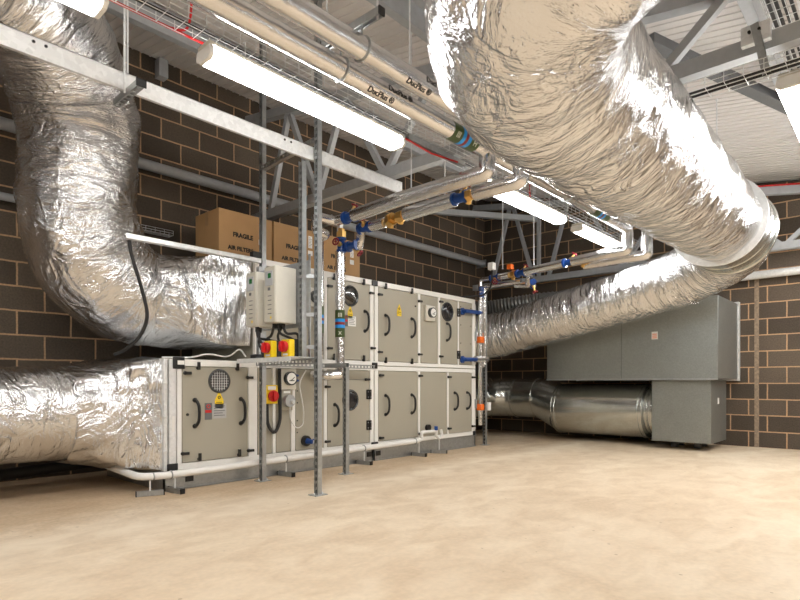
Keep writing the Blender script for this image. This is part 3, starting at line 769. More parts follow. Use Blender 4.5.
# ------------------------------------------------------------------ cartons
cb = thing('cardboard_carton', 'nearest brown FRAGILE AIR FILTERS carton on the unit, overhanging the tall foil duct', 'carton', (3.19, 5.23, 2.086), 'brown air filter cartons on top of the unit')
w, dp, h = .62, .46, .535
x0, y0, z0 = 3.19-w/2, 5.0, 2.086
MB().box(x0, x0+w, y0, y0+dp, z0, z0+h).build('carton_body', M['card'], cb, .004)
mb = MB().box(x0+.001, x0+w-.001, y0+dp/2-.03, y0+dp/2+.03, z0+h, z0+h+.001); mb.box(x0-.001, x0, y0+dp/2-.03, y0+dp/2+.03, z0+h-.14, z0+h); mb.build('packing_tape', M['card_tape'], cb)
mb = MB().box(x0+w-.16, x0+w-.105, y0-.0012, y0, z0+.335, z0+.47); mb.box(x0+w-.165, x0+w-.10, y0-.0012, y0, z0+.25, z0+.305); mb.build('shipping_label', M['white'], cb)
mb = MB()
for q in range(7): mb.box(x0+w-.155, x0+w-.125+.008*(q % 3), y0-.0018, y0-.0012, z0+.345+.017*q, z0+.349+.017*q)
mb.build('label_print', M['steel_dark'], cb)
text('FRAGILE', .062, M['ink'], 'printed_word', cb, (x0+.155, y0-.0006, z0+.282), (1, 0, 0), (0, 0, 1), bold=.003)
text('AIR FILTERS', .056, M['ink'], 'printed_word', cb, (x0+.10, y0-.0006, z0+.148), (1, 0, 0), (0, 0, 1), bold=.0026)
dup(cb, (3.19+.645, 5.23, 2.086), 'middle brown FRAGILE AIR FILTERS carton of the row on the unit')
dup(cb, (3.19+1.285, 5.23, 2.086), 'brown FRAGILE AIR FILTERS carton at the right end of the row on the unit')

# ------------------------------------------------------------------ posts and supports
def post(x, y, z0, z1, label, base=True, head=True, od=(1, 0, 0)):
    t = thing('strut_post', label, 'post', (x, y, z0), 'galvanised slotted strut posts')
    strut(MB(), (x, y, z0+(.006 if base else 0)), (x, y, z1), od, .045, .045).build('channel', M['galv'], t)
    o_ = V(od); MB().obox(V((x, y, (z0+z1)/2))+o_*.010, (.012, .0195, (z1-z0)/2-.01) if abs(od[0]) > .5 else (.0195, .012, (z1-z0)/2-.01)).build('slot_shade_strip', M['rubber'], t)  # black strip fills the channel, standing in for shade behind the slots
    if base:
        mb = MB().box(x-.06, x+.06, y-.05, y+.05, z0, z0+.006); mb.build('base_plate', M['galv'], t)
        mb = MB()
        for s in (-1, 1): mb.cyl((x+s*.043, y, z0+.006), (x+s*.043, y, z0+.02), .009, 6)
        mb.build('anchor_bolt', M['galv_bright'], t)
    if head:
        MB().box(x-.05, x+.05, y-.05, y+.05, z1, z1+.006).build('head_plate', M['galv'], t)
    return t
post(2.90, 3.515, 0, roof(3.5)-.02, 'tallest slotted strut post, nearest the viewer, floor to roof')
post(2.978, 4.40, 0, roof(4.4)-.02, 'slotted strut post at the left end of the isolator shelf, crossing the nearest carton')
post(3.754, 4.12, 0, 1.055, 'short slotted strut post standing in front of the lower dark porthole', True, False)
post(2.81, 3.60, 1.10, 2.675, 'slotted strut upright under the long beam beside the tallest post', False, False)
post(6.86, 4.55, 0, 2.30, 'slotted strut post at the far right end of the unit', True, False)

t = thing('strut_beam', 'long bright galvanised strut beam crossing the whole left side overhead', 'beam', (1, 3.57, 2.68))
mb = MB(); strut(mb, (-3.9, 3.57, 2.752), (3.95, 3.57, 2.752), (0, 1, 0), .041, .041, False)
mb.box(-3.9, 3.95, 3.550, 3.592, 2.70, 2.728); mb.box(-3.9, 3.95, 3.549, 3.553, 2.69, 2.80); mb.box(-3.9, 3.95, 3.549, 3.60, 2.796, 2.80)
mb.build('channel', M['galv_bright'], t)
mb = MB()
for xx in (.93, .99, 2.6, 2.66): mb.cyl((xx, 3.55, 2.77), (xx, 3.546, 2.77), .009, 10)
mb.build('bolt_hole', M['black'], t)
t = thing('trapeze_bracket', 'short strut bracket with two rods under the long beam, in front of the tall duct', 'bracket', (1.44, 3.55, 2.66))
mb = MB(); strut(mb, (1.43, 3.36, 2.672), (1.43, 3.72, 2.672), (0, 0, 1)); mb.build('channel', M['galv'], t)
mb = MB().box(1.40, 1.46, 3.352, 3.36, 2.65, 2.695); mb.build('end_cap', M['black'], t)
mb = MB().cyl((1.40, 3.52, 2.66), (1.40, 3.52, roof(3.52)), .0065, 8); mb.build('threaded_rod', M['galv_bright'], t)
mb = MB().cyl((1.47, 3.65, 2.66), (1.47, 3.65, roof(3.65)), .0065, 8); mb.build('threaded_rod', M['galv_bright'], t)
t = thing('strut_rail', 'horizontal galvanised strut rail below the cartons, beside the tall foil duct', 'beam', (2.3, 4.4, 2.03))
strut(MB(), (1.753, 4.40, 2.017), (2.95, 4.40, 2.017), (0, 1, 0), slots=False).build('channel', M['galv_bright'], t)
MB().box(2.86, 2.95, 4.372, 4.43, 2.04, 2.09).build('end_cap', M['black'], t)
t = thing('strut_rail', 'short slotted strut arm joining the two tall posts just above the long beam', 'beam', (2.93, 4, 2.86))
strut(MB(), (2.975, 4.375, 2.87), (2.905, 3.54, 2.86), (1, 0, 0)).build('channel', M['galv'], t)
# low frame
t = thing('strut_rail', 'slotted strut rail under the isolators, running across to the tallest post', 'beam', (2.93, 4, 1.07))
strut(MB(), (2.94, 4.42, 1.078), (2.91, 3.54, 1.078), (1, 0, 0)).build('channel', M['galv'], t)
t = thing('strut_rail', 'slotted strut rail along the front of the unit at shelf height', 'beam', (3.6, 4.4, 1.07))
strut(MB(), (3.002, 4.445, 1.078), (4.47, 4.445, 1.078), (0, 1, 0)).build('channel', M['galv'], t)
t = thing('strut_rail', 'short strut arm from the unit to the post before the lower porthole', 'beam', (3.75, 4.27, 1.07))
strut(MB(), (3.754, 4.42, 1.078), (3.754, 4.10, 1.078), (0, 0, 1)).build('channel', M['galv'], t)
t = thing('isolator_shelf', 'folded galvanised shelf carrying two red and yellow isolators', 'shelf', (2.8, 3.9, 1.11))
mb = MB().box(2.66, 2.93, 3.56, 4.32, 1.103, 1.108); mb.box(2.66, 2.665, 3.56, 4.32, 1.07, 1.105); mb.build('tray', M['galv_bright'], t)
for z in (1.19, 1.45, 1.76): MB().bar((2.84, 3.595, z), (2.90, 3.54, z), .03, .03).build('ladder_rung', M['galv'], t)

# inverters
def inverter(x, y, z, label, src=None):
    if src: return dup(src, (x, y, z), label)
    g = thing('inverter_drive', label, 'inverter', (x, y, z), 'off white inverter drives')
    MB().box(x+.012, x+.215, y-.075, y+.075, z, z+.46).build('enclosure', M['offwhite'], g, .006)
    MB().box(x, x+.013, y-.073, y+.073, z+.004, z+.456).build('front_cover', M['inv_face'], g, .006)
    MB().box(x-.006, x, y-.048, y+.052, z+.30, z+.42).build('keypad', M['steel'], g, .004)
    MB().box(x-.0085, x-.006, y-.030, y+.010, z+.36, z+.40).build('display', M['lcd'], g)
    mb = MB().box(x-.008, x, y-.012, y+.012, z+.262, z+.285)
    for q in range(5): mb.box(x-.002, x, y-.03, y+.02, z+.07+.036*q, z+.076+.036*q)
    mb.build('vent_slot', M['steel_dark'], g)
    MB().box(x-.0015, x, y-.03, y-.012, z+.03, z+.05).build('caution_mark', M['yellow'], g)
    return g
i1 = inverter(2.665, 3.845, 1.39, 'off white inverter drive with keypad, the nearer one beside the slotted upright')
inverter(2.665, 4.115, 1.375, 'off white inverter drive with keypad, the farther one beside the crushed foil', i1)
t = thing('backing_plate', 'galvanised backing frame holding the two inverter drives', 'frame', (2.9, 4, 1.1))
mb = MB().box(2.885, 2.895, 3.62, 4.36, 1.36, 1.90); mb.box(2.885, 2.895, 3.60, 3.62, 1.109, 1.95); mb.box(2.89, 2.93, 4.33, 4.37, 1.109, 1.95); mb.build('plate', M['galv'], t)
t = thing('filter_module', 'tall thin dark grey module with white label beside the nearer inverter', 'electrical module', (2.83, 3.68, 1.45))
MB().box(2.897, 2.935, 3.66, 3.76, 1.47, 1.86).build('housing', M['steel_dark'], t, .004)
MB().box(2.90, 2.93, 3.6585, 3.66, 1.52, 1.70).build('rating_label', M['white'], t)
# shelf isolators
def isolator(x, y, z, label, src=None):
    if src: return dup(src, (x, y, z), label)
    g = thing('isolator_switch', label, 'switch', (x, y, z), 'red and yellow isolator switches')
    MB().box(x+.055, x+.135, y-.055, y+.055, z, z+.145).build('base_box', M['black'], g, .006)
    MB().box(x, x+.055, y-.055, y+.055, z+.004, z+.141).build('cover', M['yellow'], g, .008)
    mb = MB().cyl((x, y, z+.082), (x-.035, y, z+.082), .045, 24); mb.box(x-.055, x-.03, y-.012, y+.012, z+.045, z+.12); mb.build('dial', M['red'], g, .003)
    MB().box(x-.0015, x, y-.03, y+.03, z+.012, z+.028).build('name_label', M['white'], g)
    return g
s1 = isolator(2.70, 3.68, 1.108, 'yellow isolator with red dial on the shelf, right one near the upright')
isolator(2.70, 3.92, 1.108, 'yellow isolator with red dial on the shelf, left one nearer the foil duct', s1)
mb = MB().cyl((2.845, 3.66, 1.17), (2.875, 3.66, 1.17), .03, 14); tag(mb.build('cable_gland', M['orange']), 'orange round gland beside the right shelf isolator', 'gland')
# cables from drives to isolators
CAB = [((2.76, 3.85, 1.39), (2.76, 3.85, 1.31), (2.82, 3.80, 1.28), (2.82, 3.72, 1.25)),
       ((2.79, 3.83, 1.39), (2.79, 3.80, 1.30), (2.84, 3.70, 1.31), (2.82, 3.66, 1.25)),
       ((2.82, 3.87, 1.39), (2.82, 3.95, 1.30), (2.82, 3.93, 1.25)),
       ((2.74, 3.88, 1.39), (2.74, 3.92, 1.29), (2.80, 4.08, 1.28), (2.80, 4.14, 1.12)),
       ((2.74, 4.13, 1.375), (2.74, 4.13, 1.28), (2.80, 4.05, 1.27), (2.80, 3.96, 1.25)),
       ((2.78, 4.15, 1.375), (2.78, 4.17, 1.24), (2.84, 4.20, 1.18), (2.84, 4.21, 1.11)),
       ((2.72, 4.10, 1.375), (2.72, 4.06, 1.25), (2.77, 4.02, 1.2), (2.78, 4.02, 1.115))]
CL = ['black cable looping from the nearer drive to the right isolator', 'black cable arching over the top of the right isolator', 'black cable from the nearer drive down to the left isolator',
      'black cable sweeping leftwards under the nearer drive', 'black cable from the farther drive to the left isolator', 'leftmost black cable dropping behind the left isolator', 'short black cable from the farther drive to the shelf']
for c, l in zip(CAB, CL):
    mb = MB().tube([tuple(p) for p in fillet(c, .06)], .011, 10); mb.cyl(c[0], V(c[0])-V((0, 0, .04)), .017, 10)
    tag(mb.build('power_cable', M['rubber']), l, 'cable', 'black cables under the inverter drives')
mb = MB().box(2.76, 2.86, 4.18, 4.27, 1.108, 1.15); tag(mb.build('junction_block', M['black'], None, .006), 'small black block on the shelf at its left end', 'junction box')
mb = MB().tube(fillet([(2.14, 4.62, 1.115), (2.4, 4.6, 1.12), (2.55, 4.62, 1.165), (2.75, 4.6, 1.13), (2.80, 4.5, 1.22), (2.83, 4.45, 1.14)], .08), .007, 8)
tag(mb.build('loose_wire', M['white']), 'loose white wire curling along the lower casing top', 'wire')
mb = MB().tube([tuple(p[:3]) for p in catmull([(1.80, 4.44, 2.0), (1.82, 4.44, 1.88), (1.91, 4.45, 1.6), (1.95, 4.47, 1.42), (1.92, 4.54, 1.27), (1.86, 4.66, 1.17), (1.84, 4.82, 1.135)], .04)], .014, 10)
tag(mb.build('flexible_conduit', M['rubber']), 'black flexible conduit curving down across the tall foil duct', 'cable')

# ------------------------------------------------------------------ insulated pipes
def bands(p, a, b, r, letters=True):
    """Identification tape from a to b on a pipe of radius r."""
    a, b = V(a), V(b); d_ = b-a; cuts = [0, .34, .46, .56, .68, 1.0]; cols = ['green', 'blue', 'red', 'blue', 'green']
    for i, c in enumerate(cols):
        MB().cyl(a+d_*cuts[i], a+d_*cuts[i+1], r+.0015, 24).build('identification_tape', BAND[c], p)
def valve(p, c, ax_, hw, r=.035):
    """Gate valve: blue body on the pipe, brass neck, crimson handwheel in direction hw."""
    c, a, h = V(c), V(ax_).normalized(), V(hw).normalized()
    mb = MB().tube([c-a*.075, c-a*.05, c-a*.045, c+a*.045, c+a*.05, c+a*.075], [r*1.25, r*1.25, r*.9, r*.9, r*1.25, r*1.25], 12); v = mb.build('valve_body', M['blue'], p)
    mb = MB().tube([c, c+h*.05, c+h*.055, c+h*.11], [r*.75, r*.6, r*.35, r*.3], 10); mb.build('valve_neck', M['brass'], v)
    mb = MB().ring(c+h*.115, h, .032, .008, 18, 8); mb.cyl(c+h*.105, c+h*.122, .012, 10); mb.obox(c+h*.115, (.03, .004, .004), (a, h, a.cross(h))); mb.build('handwheel', M['wheel'], v)
def brasspiece(p, c, ax_, r=.03):
    c, a = V(c), V(ax_).normalized()
    mb = MB().tube([c-a*.06, c-a*.03, c-a*.03, c+a*.03, c+a*.03, c+a*.06], [r, r, r*1.4, r*1.4, r, r], 6)
    s = V((0, 0, 1)) if abs(a.z) < .9 else V((1, 0, 0)); mb.cyl(c, c-(s+V((-.4, -.5, 0)))*.06, r*.7, 8); mb.build('strainer', M['brass'], p)

rp = .062
def pipe(mb, pts, r=rp, n=24, f=.03): return mb.tube(fillet(pts, f, 3), r, n)
# pipe one: front run
p1 = thing('insulated_pipe', 'foil insulated pipe, lower and left of the overhead pair, with a branch to the unit', 'pipe', (2, 2.37, 2.6), 'foil insulated pipes')
pipe(MB(), [(-3.9, 2.37, 2.667), (6.48, 2.37, 2.667), (6.48, 2.37, 2.41), (6.48, 2.6, 2.41)]).build('main_run', M['foil_pipe'], p1)
pipe(MB(), [(3.60, 2.37, 2.65), (3.60, 2.37, 2.50), (3.62, 3.30, 2.50)]).build('branch_wrap', M['foil_pipe'], p1)
pipe(MB(), [(3.62, 3.30, 2.50), (3.68, 3.92, 2.50)]).build('branch_wrap', M['foil_pipe'], p1)
bands(p1, (3.12, 2.37, 2.667), (3.42, 2.37, 2.667), rp)
bands(p1, (5.5, 2.37, 2.667), (5.85, 2.37, 2.667), rp)
valve(p1, (3.68, 3.98, 2.50), (0, 1, 0), (.2, -.35, .9), .05)
pipe(MB(), [(3.68, 4.05, 2.50), (3.68, 4.20, 2.50), (3.46, 4.22, 2.50), (3.46, 4.22, 2.36), (3.60, 4.24, 2.36), (3.60, 4.35, 2.34), (3.60, 4.35, 1.16), (3.60, 4.56, 1.16)], .048, 24, .03).build('riser_wrap', M['foil_pipe'], p1)
bands(p1, (3.60, 4.35, 1.40), (3.60, 4.35, 1.66), .048)
p2 = thing('insulated_pipe', 'foil insulated pipe, upper and right of the overhead pair, feeding the white riser', 'pipe', (2, 2.2, 2.6), 'foil insulated pipes')
pipe(MB(), [(-3.9, 2.20, 2.715), (6.62, 2.20, 2.715), (6.62, 2.20, 2.36), (6.62, 2.42, 2.36)]).build('main_run', M['foil_pipe'], p2)
pipe(MB(), [(3.81, 2.20, 2.70), (3.81, 2.20, 2.45), (3.81, 2.62, 2.45)]).build('branch_wrap', M['foil_pipe'], p2)
valve(p2, (3.82, 2.78, 2.45), (0, 1, 0), (.1, -.5, .8), .045); brasspiece(p2, (3.815, 2.68, 2.45), (0, 1, 0), .035)
pipe(MB(), [(3.82, 2.84, 2.45), (3.86, 3.42, 2.45)]).build('branch_wrap', M['foil_pipe'], p2)
brasspiece(p2, (3.87, 3.49, 2.45), (0, 1, 0), .04); brasspiece(p2, (3.87, 3.62, 2.44), (.3, 1, -.2), .045)
pipe(MB(), [(3.87, 3.70, 2.43), (3.87, 3.88, 2.43)], .05).build('branch_wrap', M['foil_pipe'], p2)
valve(p2, (3.87, 3.97, 2.43), (0, 1, 0), (-.6, -.3, .5), .045)
pipe(MB(), [(3.87, 4.02, 2.43), (3.95, 4.12, 2.36), (3.95, 4.15, 2.26)], .045, 20, .03).build('branch_wrap', M['foil_pipe'], p2)
valve(p2, (3.92, 4.2, 2.30), (0, 1, 0), (.3, -.6, -.7), .045)
bands(p2, (3.22, 2.20, 2.715), (3.52, 2.20, 2.715), rp)
bands(p2, (5.5, 2.20, 2.715), (5.85, 2.20, 2.715), rp)
for p, yv, zv, xs in ((p1, 2.37, 2.667, (.95, 2.30)), (p2, 2.20, 2.715, (1.1, 2.45))):
    for xv in xs:
        for an in (-.9, .15):
            nrm = V((0, -math.cos(an), math.sin(an))); upv = V((0, math.sin(an), math.cos(an)))
            text('DucPlus ®', .05, M['ink'], 'printed_mark', p, V((xv+.15*(an > 0), yv, zv)) + nrm*(rp+.001) - upv*.016, (1, 0, 0), upv, .0006, .0006)
for p, (xa, xb), yv, zv in ((p1, (3.15, 3.36), 2.37, 2.667), (p2, (3.25, 3.46), 2.2, 2.715)):
    for xv, tx in ((xa, 'III'), (xb-.01, 'H')):
        an = -.7; nrm = V((0, -math.cos(an), math.sin(an))); upv = V((0, math.sin(an), math.cos(an)))
        text(tx, .058, BAND['pale'], 'tape_lettering', p, V((xv, yv, zv)) + nrm*(rp+.003) - upv*.014, (1, 0, 0), upv, .0006, .0004)
# riser in front of the unit
p3 = thing('insulated_pipe', 'white upright riser pipe with blue and crimson bands in front of the unit', 'pipe', (3.88, 4.35, 1), 'foil insulated pipes')
MB().tube([(3.88, 4.35, 2.26), (3.88, 4.35, 1.34)], .05, 24).build('riser_wrap', M['foil_pipe'], p3)
pipe(MB(), [(3.88, 4.35, 1.34), (3.88, 4.35, .985), (3.72, 4.37, .975), (3.68, 4.55, .975)], .05, 24, .03).build('lower_bend', M['foil_pipe'], p3)
bands(p3, (3.88, 4.35, 1.37), (3.88, 4.35, 1.65), .05)
valve(p3, (3.88, 4.33, 2.32), (0, 0, 1), (-.9, -.3, .1), .042); brasspiece(p3, (3.88, 4.33, 2.43), (0, 0, 1), .035)
rdir = V((-.66, -.75, 0))
text('III', .06, BAND['pale'], 'tape_lettering', p3, V((3.88, 4.35, 1.577))+rdir*.0525, (.75, -.66, 0), (0, 0, 1), .0008, .0008, 'CENTER')
text('X', .05, BAND['pale'], 'tape_lettering', p3, V((3.88, 4.35, 1.395))+rdir*.0525, (.75, -.66, 0), (0, 0, 1), .0008, .0004, 'CENTER')
mb = MB(); mb.box(3.94, 3.985, 4.42, 4.465, 2.09, 2.62); p_ = mb.build('strut_upright', M['galv_bright']); tag(p_, 'plain white upright strut on the unit beside the blue riser valve', 'post')
# pipe along B on the far side down to the right end of the unit
p4 = thing('insulated_pipe', 'foil insulated pipe with valves from the far drop to the unit\'s right end', 'pipe', (6.5, 3.2, 2.3), 'foil insulated pipes')
pipe(MB(), [(6.48, 2.6, 2.41), (6.52, 3.05, 2.39)], .058).build('branch_wrap', M['foil_pipe'], p4)
pipe(MB(), [(6.62, 2.42, 2.36), (6.63, 2.95, 2.35)], .058).build('branch_wrap', M['foil_pipe'], p4)
valve(p4, (6.53, 3.10, 2.39), (0, 1, 0), (.2, -.5, .8), .045)
brasspiece(p4, (6.56, 2.92, 2.38), (0, 1, 0), .035)
pipe(MB(), [(6.54, 3.15, 2.39), (6.62, 3.75, 2.37)], .055).build('branch_wrap', M['foil_pipe'], p4)
valve(p4, (6.64, 3.83, 2.37), (.2, 1, 0), (.3, -.4, .8), .045); brasspiece(p4, (6.66, 3.95, 2.37), (.2, 1, 0), .04)
pipe(MB(), [(6.66, 4.02, 2.37), (6.68, 4.2, 2.37)], .045).build('branch_wrap', M['foil_pipe'], p4)
valve(p4, (6.69, 4.27, 2.37), (.1, 1, 0), (-.5, -.3, -.5), .04)
pipe(MB(), [(6.69, 4.30, 2.37), (6.70, 4.52, 2.37), (6.70, 4.52, 1.0), (6.70, 4.52, .3)], .032, 16, .03).build('drop_leg', M['foil_pipe'], p4)
pipe(MB(), [(6.76, 3.9, 2.28), (6.77, 4.50, 2.28), (6.77, 4.50, 1.15), (6.72, 4.5, 1.15)], .032, 16, .03).build('drop_leg', M['foil_pipe'], p4)
pipe(MB(), [(6.66, 3.72, 2.31), (6.76, 3.78, 2.22), (6.80, 4.0, 2.25)], .045, 16, .04).build('branch_wrap', M['foil_pipe'], p4)
valve(p4, (6.72, 3.70, 2.22), (.8, .5, -.2), (0, -.3, -1), .035)
for z in (2.16, 2.24): MB().tube([(6.70, 4.505, z-.04), (6.70, 4.505, z+.03)], .036, 12).build('coupling', M['blue'], p4)
# control valves at the right end
cv = thing('control_valve_set', 'white header with yellow tape, orange actuators and blue hoses at the right end', 'control valves', (6.69, 4.6, 0.2))
MB().box(6.645, 6.705, 4.60, 4.67, .23, 2.03).build('header', M['white'], cv, .008)
mb = MB().box(6.665, 6.685, 4.5975, 4.60, .3, 1.06); mb.box(6.665, 6.685, 4.5975, 4.60, 1.2, 1.9); mb.build('yellow_strip', M['lime'], cv)
for z in (1.89, 1.225):
    mb = MB().tube([(6.32, F-.005, z), (6.33, F-.06, z), (6.70, F-.06, z+.01)], [.03, .028, .026], 12); h_ = mb.build('blue_hose', M['blue'], cv)
    MB().disc((6.32, F-.002, z), (0, -1, 0), .05, .02, 16).build('hose_flange', M['blue'], h_)
MB().cyl((6.56, F-.06, 1.235), (6.85, F-.06, 1.24), .045, 16).build('hose_sleeve', M['foil_pipe'], cv)
for z in (1.53, .57):
    a_ = MB().box(6.66, 6.75, 4.48, 4.56, z-.06, z+.03).build('actuator', M['orange'], cv, .01)
    mb = MB().box(6.675, 6.735, 4.50, 4.55, z+.03, z+.085); mb.build('actuator_cap', M['orange'], a_, .006)
    mb = MB().cyl((6.70, 4.54, z+.08), (6.70, 4.54, z+.16), .025, 10); mb.cyl((6.64, 4.56, z-.03), (6.64, 4.56, z+.1), .02, 10); mb.build('valve_stem', M['galv'], a_)
MB().tube(fillet([(6.72, 4.52, .5), (6.72, 4.50, .35), (6.78, 4.52, .26), (6.80, 4.55, .2)], .05), .011, 8).build('actuator_cable', M['rubber'], cv)
MB().box(6.66, 6.83, 4.60, 4.75, 1.0, 1.17).build('cable_trunking', M['black'], cv, .006)
mb = MB().box(6.88, 6.95, 4.50, 4.56, .50, .62); tag(mb.build('sensor_box', M['white'], None, .006), 'small white sensor box on the far right strut post', 'sensor')
mb = MB().box(6.55, 6.64, 4.22, 4.30, 2.46, 2.56); tag(mb.build('junction_box', M['white'], None, .006), 'small white junction box at the top of the right end pipes', 'junction box')
mb = MB().tube(fillet([(6.6, 4.26, 2.46), (6.62, 4.28, 2.25), (6.58, 4.36, 2.12), (6.42, 4.5, 2.1), (6.3, 4.7, 2.098)], .12), .012, 8)
tag(mb.build('power_cable', M['rubber']), 'black cable hanging from the white junction box to the unit top', 'cable')
mb = MB().box(6.70, 6.78, 4.02, 4.09, 2.46, 2.53); tag(mb.build('actuator_head', M['orange'], None, .008), 'orange actuator head on the overhead pipe at the right end', 'actuator')

# condensate pipe on the floor
t = thing('condensate_pipe', 'white plastic condensate pipe running along the foot of the unit', 'pipe', (3.7, 4.37, .1))
pipe(MB(), [(1.87, 5.2, .205), (1.90, 4.50, .155), (2.1, 4.462, .15), (5.27, 4.466, .19)], .030, 16, .09).build('long_run', M['white'], t)
pipe(MB(), [(5.27, 4.466, .19), (5.33, 4.466, .20), (5.33, 4.466, .29), (5.58, 4.46, .285)], .021, 14, .02).build('upstand', M['white'], t)
for xx in (2.0, 2.14, 3.28, 4.33, 5.2): MB().ring((xx, 4.462 if xx > 2.1 else 4.482, .15+(xx-2.1)*.0126), (1, 0, 0), .032, .006, 18, 6).build('pipe_clip', M['galv'], t)
mb = MB().tube([(5.60, 4.45, .32), (5.60, 4.45, .23), (5.66, 4.45, .19), (5.72, 4.45, .23), (5.72, 4.47, .30)], .02, 10); mb.build('trap', M['white'], t)
MB().cyl((5.60, 4.45, .30), (5.60, 4.45, .35), .024, 10).build('trap_cap', M['blue'], t)
MB().disc((5.56, F-.002, .33), (0, -1, 0), .04, .04, 16).build('drain_stub', M['black'], t)
def foot(x, y, dx, dy, pz, label):
    f = thing('pipe_support', label, 'support', (x, y, 0), 'strut feet under the condensate pipe')
    v = V((dx, dy, 0)).normalized()
    mb = MB(); strut(mb, V((x, y, .022))-v*.10, V((x, y, .022))+v*.10, (0, 0, 1)); mb.build('channel', M['galv'], f)
    for q in (-1, 1): MB().obox(V((x, y, .022))+v*.102*q, (.004, .021, .021), (v, V((-v.y, v.x, 0)), V((0, 0, 1)))).build('end_cap', M['black'], f)
    MB().cyl((x, y, .025), (x, y, pz-.03), .007, 8).build('stud', M['galv_bright'], f)
foot(1.98, 4.484, 1, -.35, .152, 'strut foot under the pipe bend by the low foil duct')
foot(2.17, 4.455, .15, -1, .152, 'strut foot at the near bottom corner of the unit')
foot(3.28, 4.455, .1, -1, .165, 'strut foot between the two nearest floor posts')
foot(4.33, 4.455, .1, -1, .19, 'strut foot just right of the post before the porthole')
foot(5.27, 4.455, .1, -1, .19, 'strut foot where the condensate pipe turns up')
foot(5.66, 4.45, .5, -1, .20, 'strut foot under the small white trap')
mb = MB().tube([(-3.9, 5.75, .09), (.5, 5.75, .1), (1.2, 5.68, .12), (1.85, 5.62, .16), (2.12, 5.6, .17)], .05, 12)
tag(mb.build('drain_pipe', M['rubber']), 'black pipe in the shadow behind the low foil duct', 'pipe')

# ------------------------------------------------------------------ lamps
def lamp(x0, y, z, label, src=None, L=1.5):
    if src: return dup(src, (x0, y, z), label)
    g = thing('batten_light', label, 'lamp', (x0, y, z), 'long fluorescent batten lights')
    mb = MB().box(x0, x0+L, y-.06, y+.06, z+.066, z+.092); mb.build('housing', M['lamp_body'], g, .008)
    pr = [(-.062, .068), (-.072, .022), (-.048, .0), (.048, .0), (.072, .022), (.062, .068)]
    mb = MB(); mb.loft([[V((xx, y+a, z+b)) for a, b in pr] for xx in (x0+.025, x0+L-.025)]); mb.build('diffuser', M['lamp'], g, .006)
    for xx in (x0, x0+L-.025):
        mb = MB(); mb.loft([[V((xx+k, y+a*1.03, z+b*.98)) for a, b in pr] for k in (0, .025)]); mb.build('end_cap', M['white'], g, .004)
    for xx in (x0+.25, x0+L-.25): MB().tube([(xx, y, z+.09), (xx, y, z+.205), (xx, y+.02, z+.212)], .004, 6).build('suspension_hook', M['galv_bright'], g)
    return g
LZ = 2.565
l1 = lamp(1.465, 2.7, LZ, 'bright batten light above the cartons, second from the near left')
LAMPS = [(-.52, 2.7, 'bright batten light cut off at the top left corner of the view'), (4.0, 2.7, 'bright batten light right of the blue pipe bands, behind the branch pipes'), (5.87, 2.7, 'farthest bright batten light, over the far valves'),
         (3.87, .5, 'bright batten light at the right edge beyond the big duct')]
for x, y_, l in LAMPS: lamp(x, y_, LZ if y_ > 1 else LZ+.03, l, l1)
for k, (x, y_) in enumerate(((-2.6, 2.7), (5.9, .5), (-2.0, .3), (-.3, -.5), (-.3, -1.9), (4.6, -.9), (6.4, -.7), (4.4, -2.2), (6.4, -2.2), (7.4, .5), (2.6, -2.1), (-2.4, -1.4), (-2.2, 4.6))):  # extra fittings out of view, added to brighten the room
    lamp(x, y_, LZ if y_ > -1 else 2.52, ['unseen batten light added outside the view for brightness', 'unseen batten light added beyond the right hand edge for brightness'][1 if x > 3 else 0], l1)

# ------------------------------------------------------------------ wire trays
def tray(p0, p1, w, h, label, side=(0, 1, 0), cables=0):
    """Steel wire basket tray: longitudinal wires and U-shaped cross wires."""
    p0, p1 = V(p0), V(p1); L = (p1-p0).length; t_ = (p1-p0)/L; s = V(side); u = V((0, 0, 1))
    g = thing('wire_basket_tray', label, 'cable tray', tuple(p0), 'wire basket cable trays')
    mb = MB()
    for a, b in ((-w/2, h), (-w/2, h/2), (-w/2, 0), (-w/6, 0), (w/6, 0), (w/2, 0), (w/2, h/2), (w/2, h)):
        mb.tube([p0+s*a+u*b, p1+s*a+u*b], .0024, 5)
    k = int(L/.1)
    for i in range(k+1):
        q = p0+t_*(i*.1)
        mb.tube([q-s*w/2+u*h, q-s*w/2, q+s*w/2, q+s*w/2+u*h], .0024, 5)
    mb.build('basket', M['galv_bright'], g)
    for c in range(cables):
        o = s*(-w/2+w*(c+1)/(cables+1))+u*.014
        MB().tube([p0+o, (p0+p1)/2+o*1.1, p1+o], .010, 8).build('tray_cable', M['rubber'], g)
    return g
tray((-3.5, 2.80, 2.765), (7.9, 2.80, 2.765), .15, .065, 'long wire basket tray running above the row of batten lights', cables=1)
tray((3.78, -2.9, 2.665), (3.78, 2.02, 2.665), .15, .06, 'wire basket tray under the near truss at the upper right', (1, 0, 0), 2)
tray((2.2, .56, 3.13), (6.5, .56, 3.13), .16, .06, 'wire basket tray full of cables at the top right corner', cables=4)
tray((1.6, 6.04, 2.52), (2.9, 6.04, 2.52), .1, .05, 'short wire basket tray on the block wall left of the cartons')
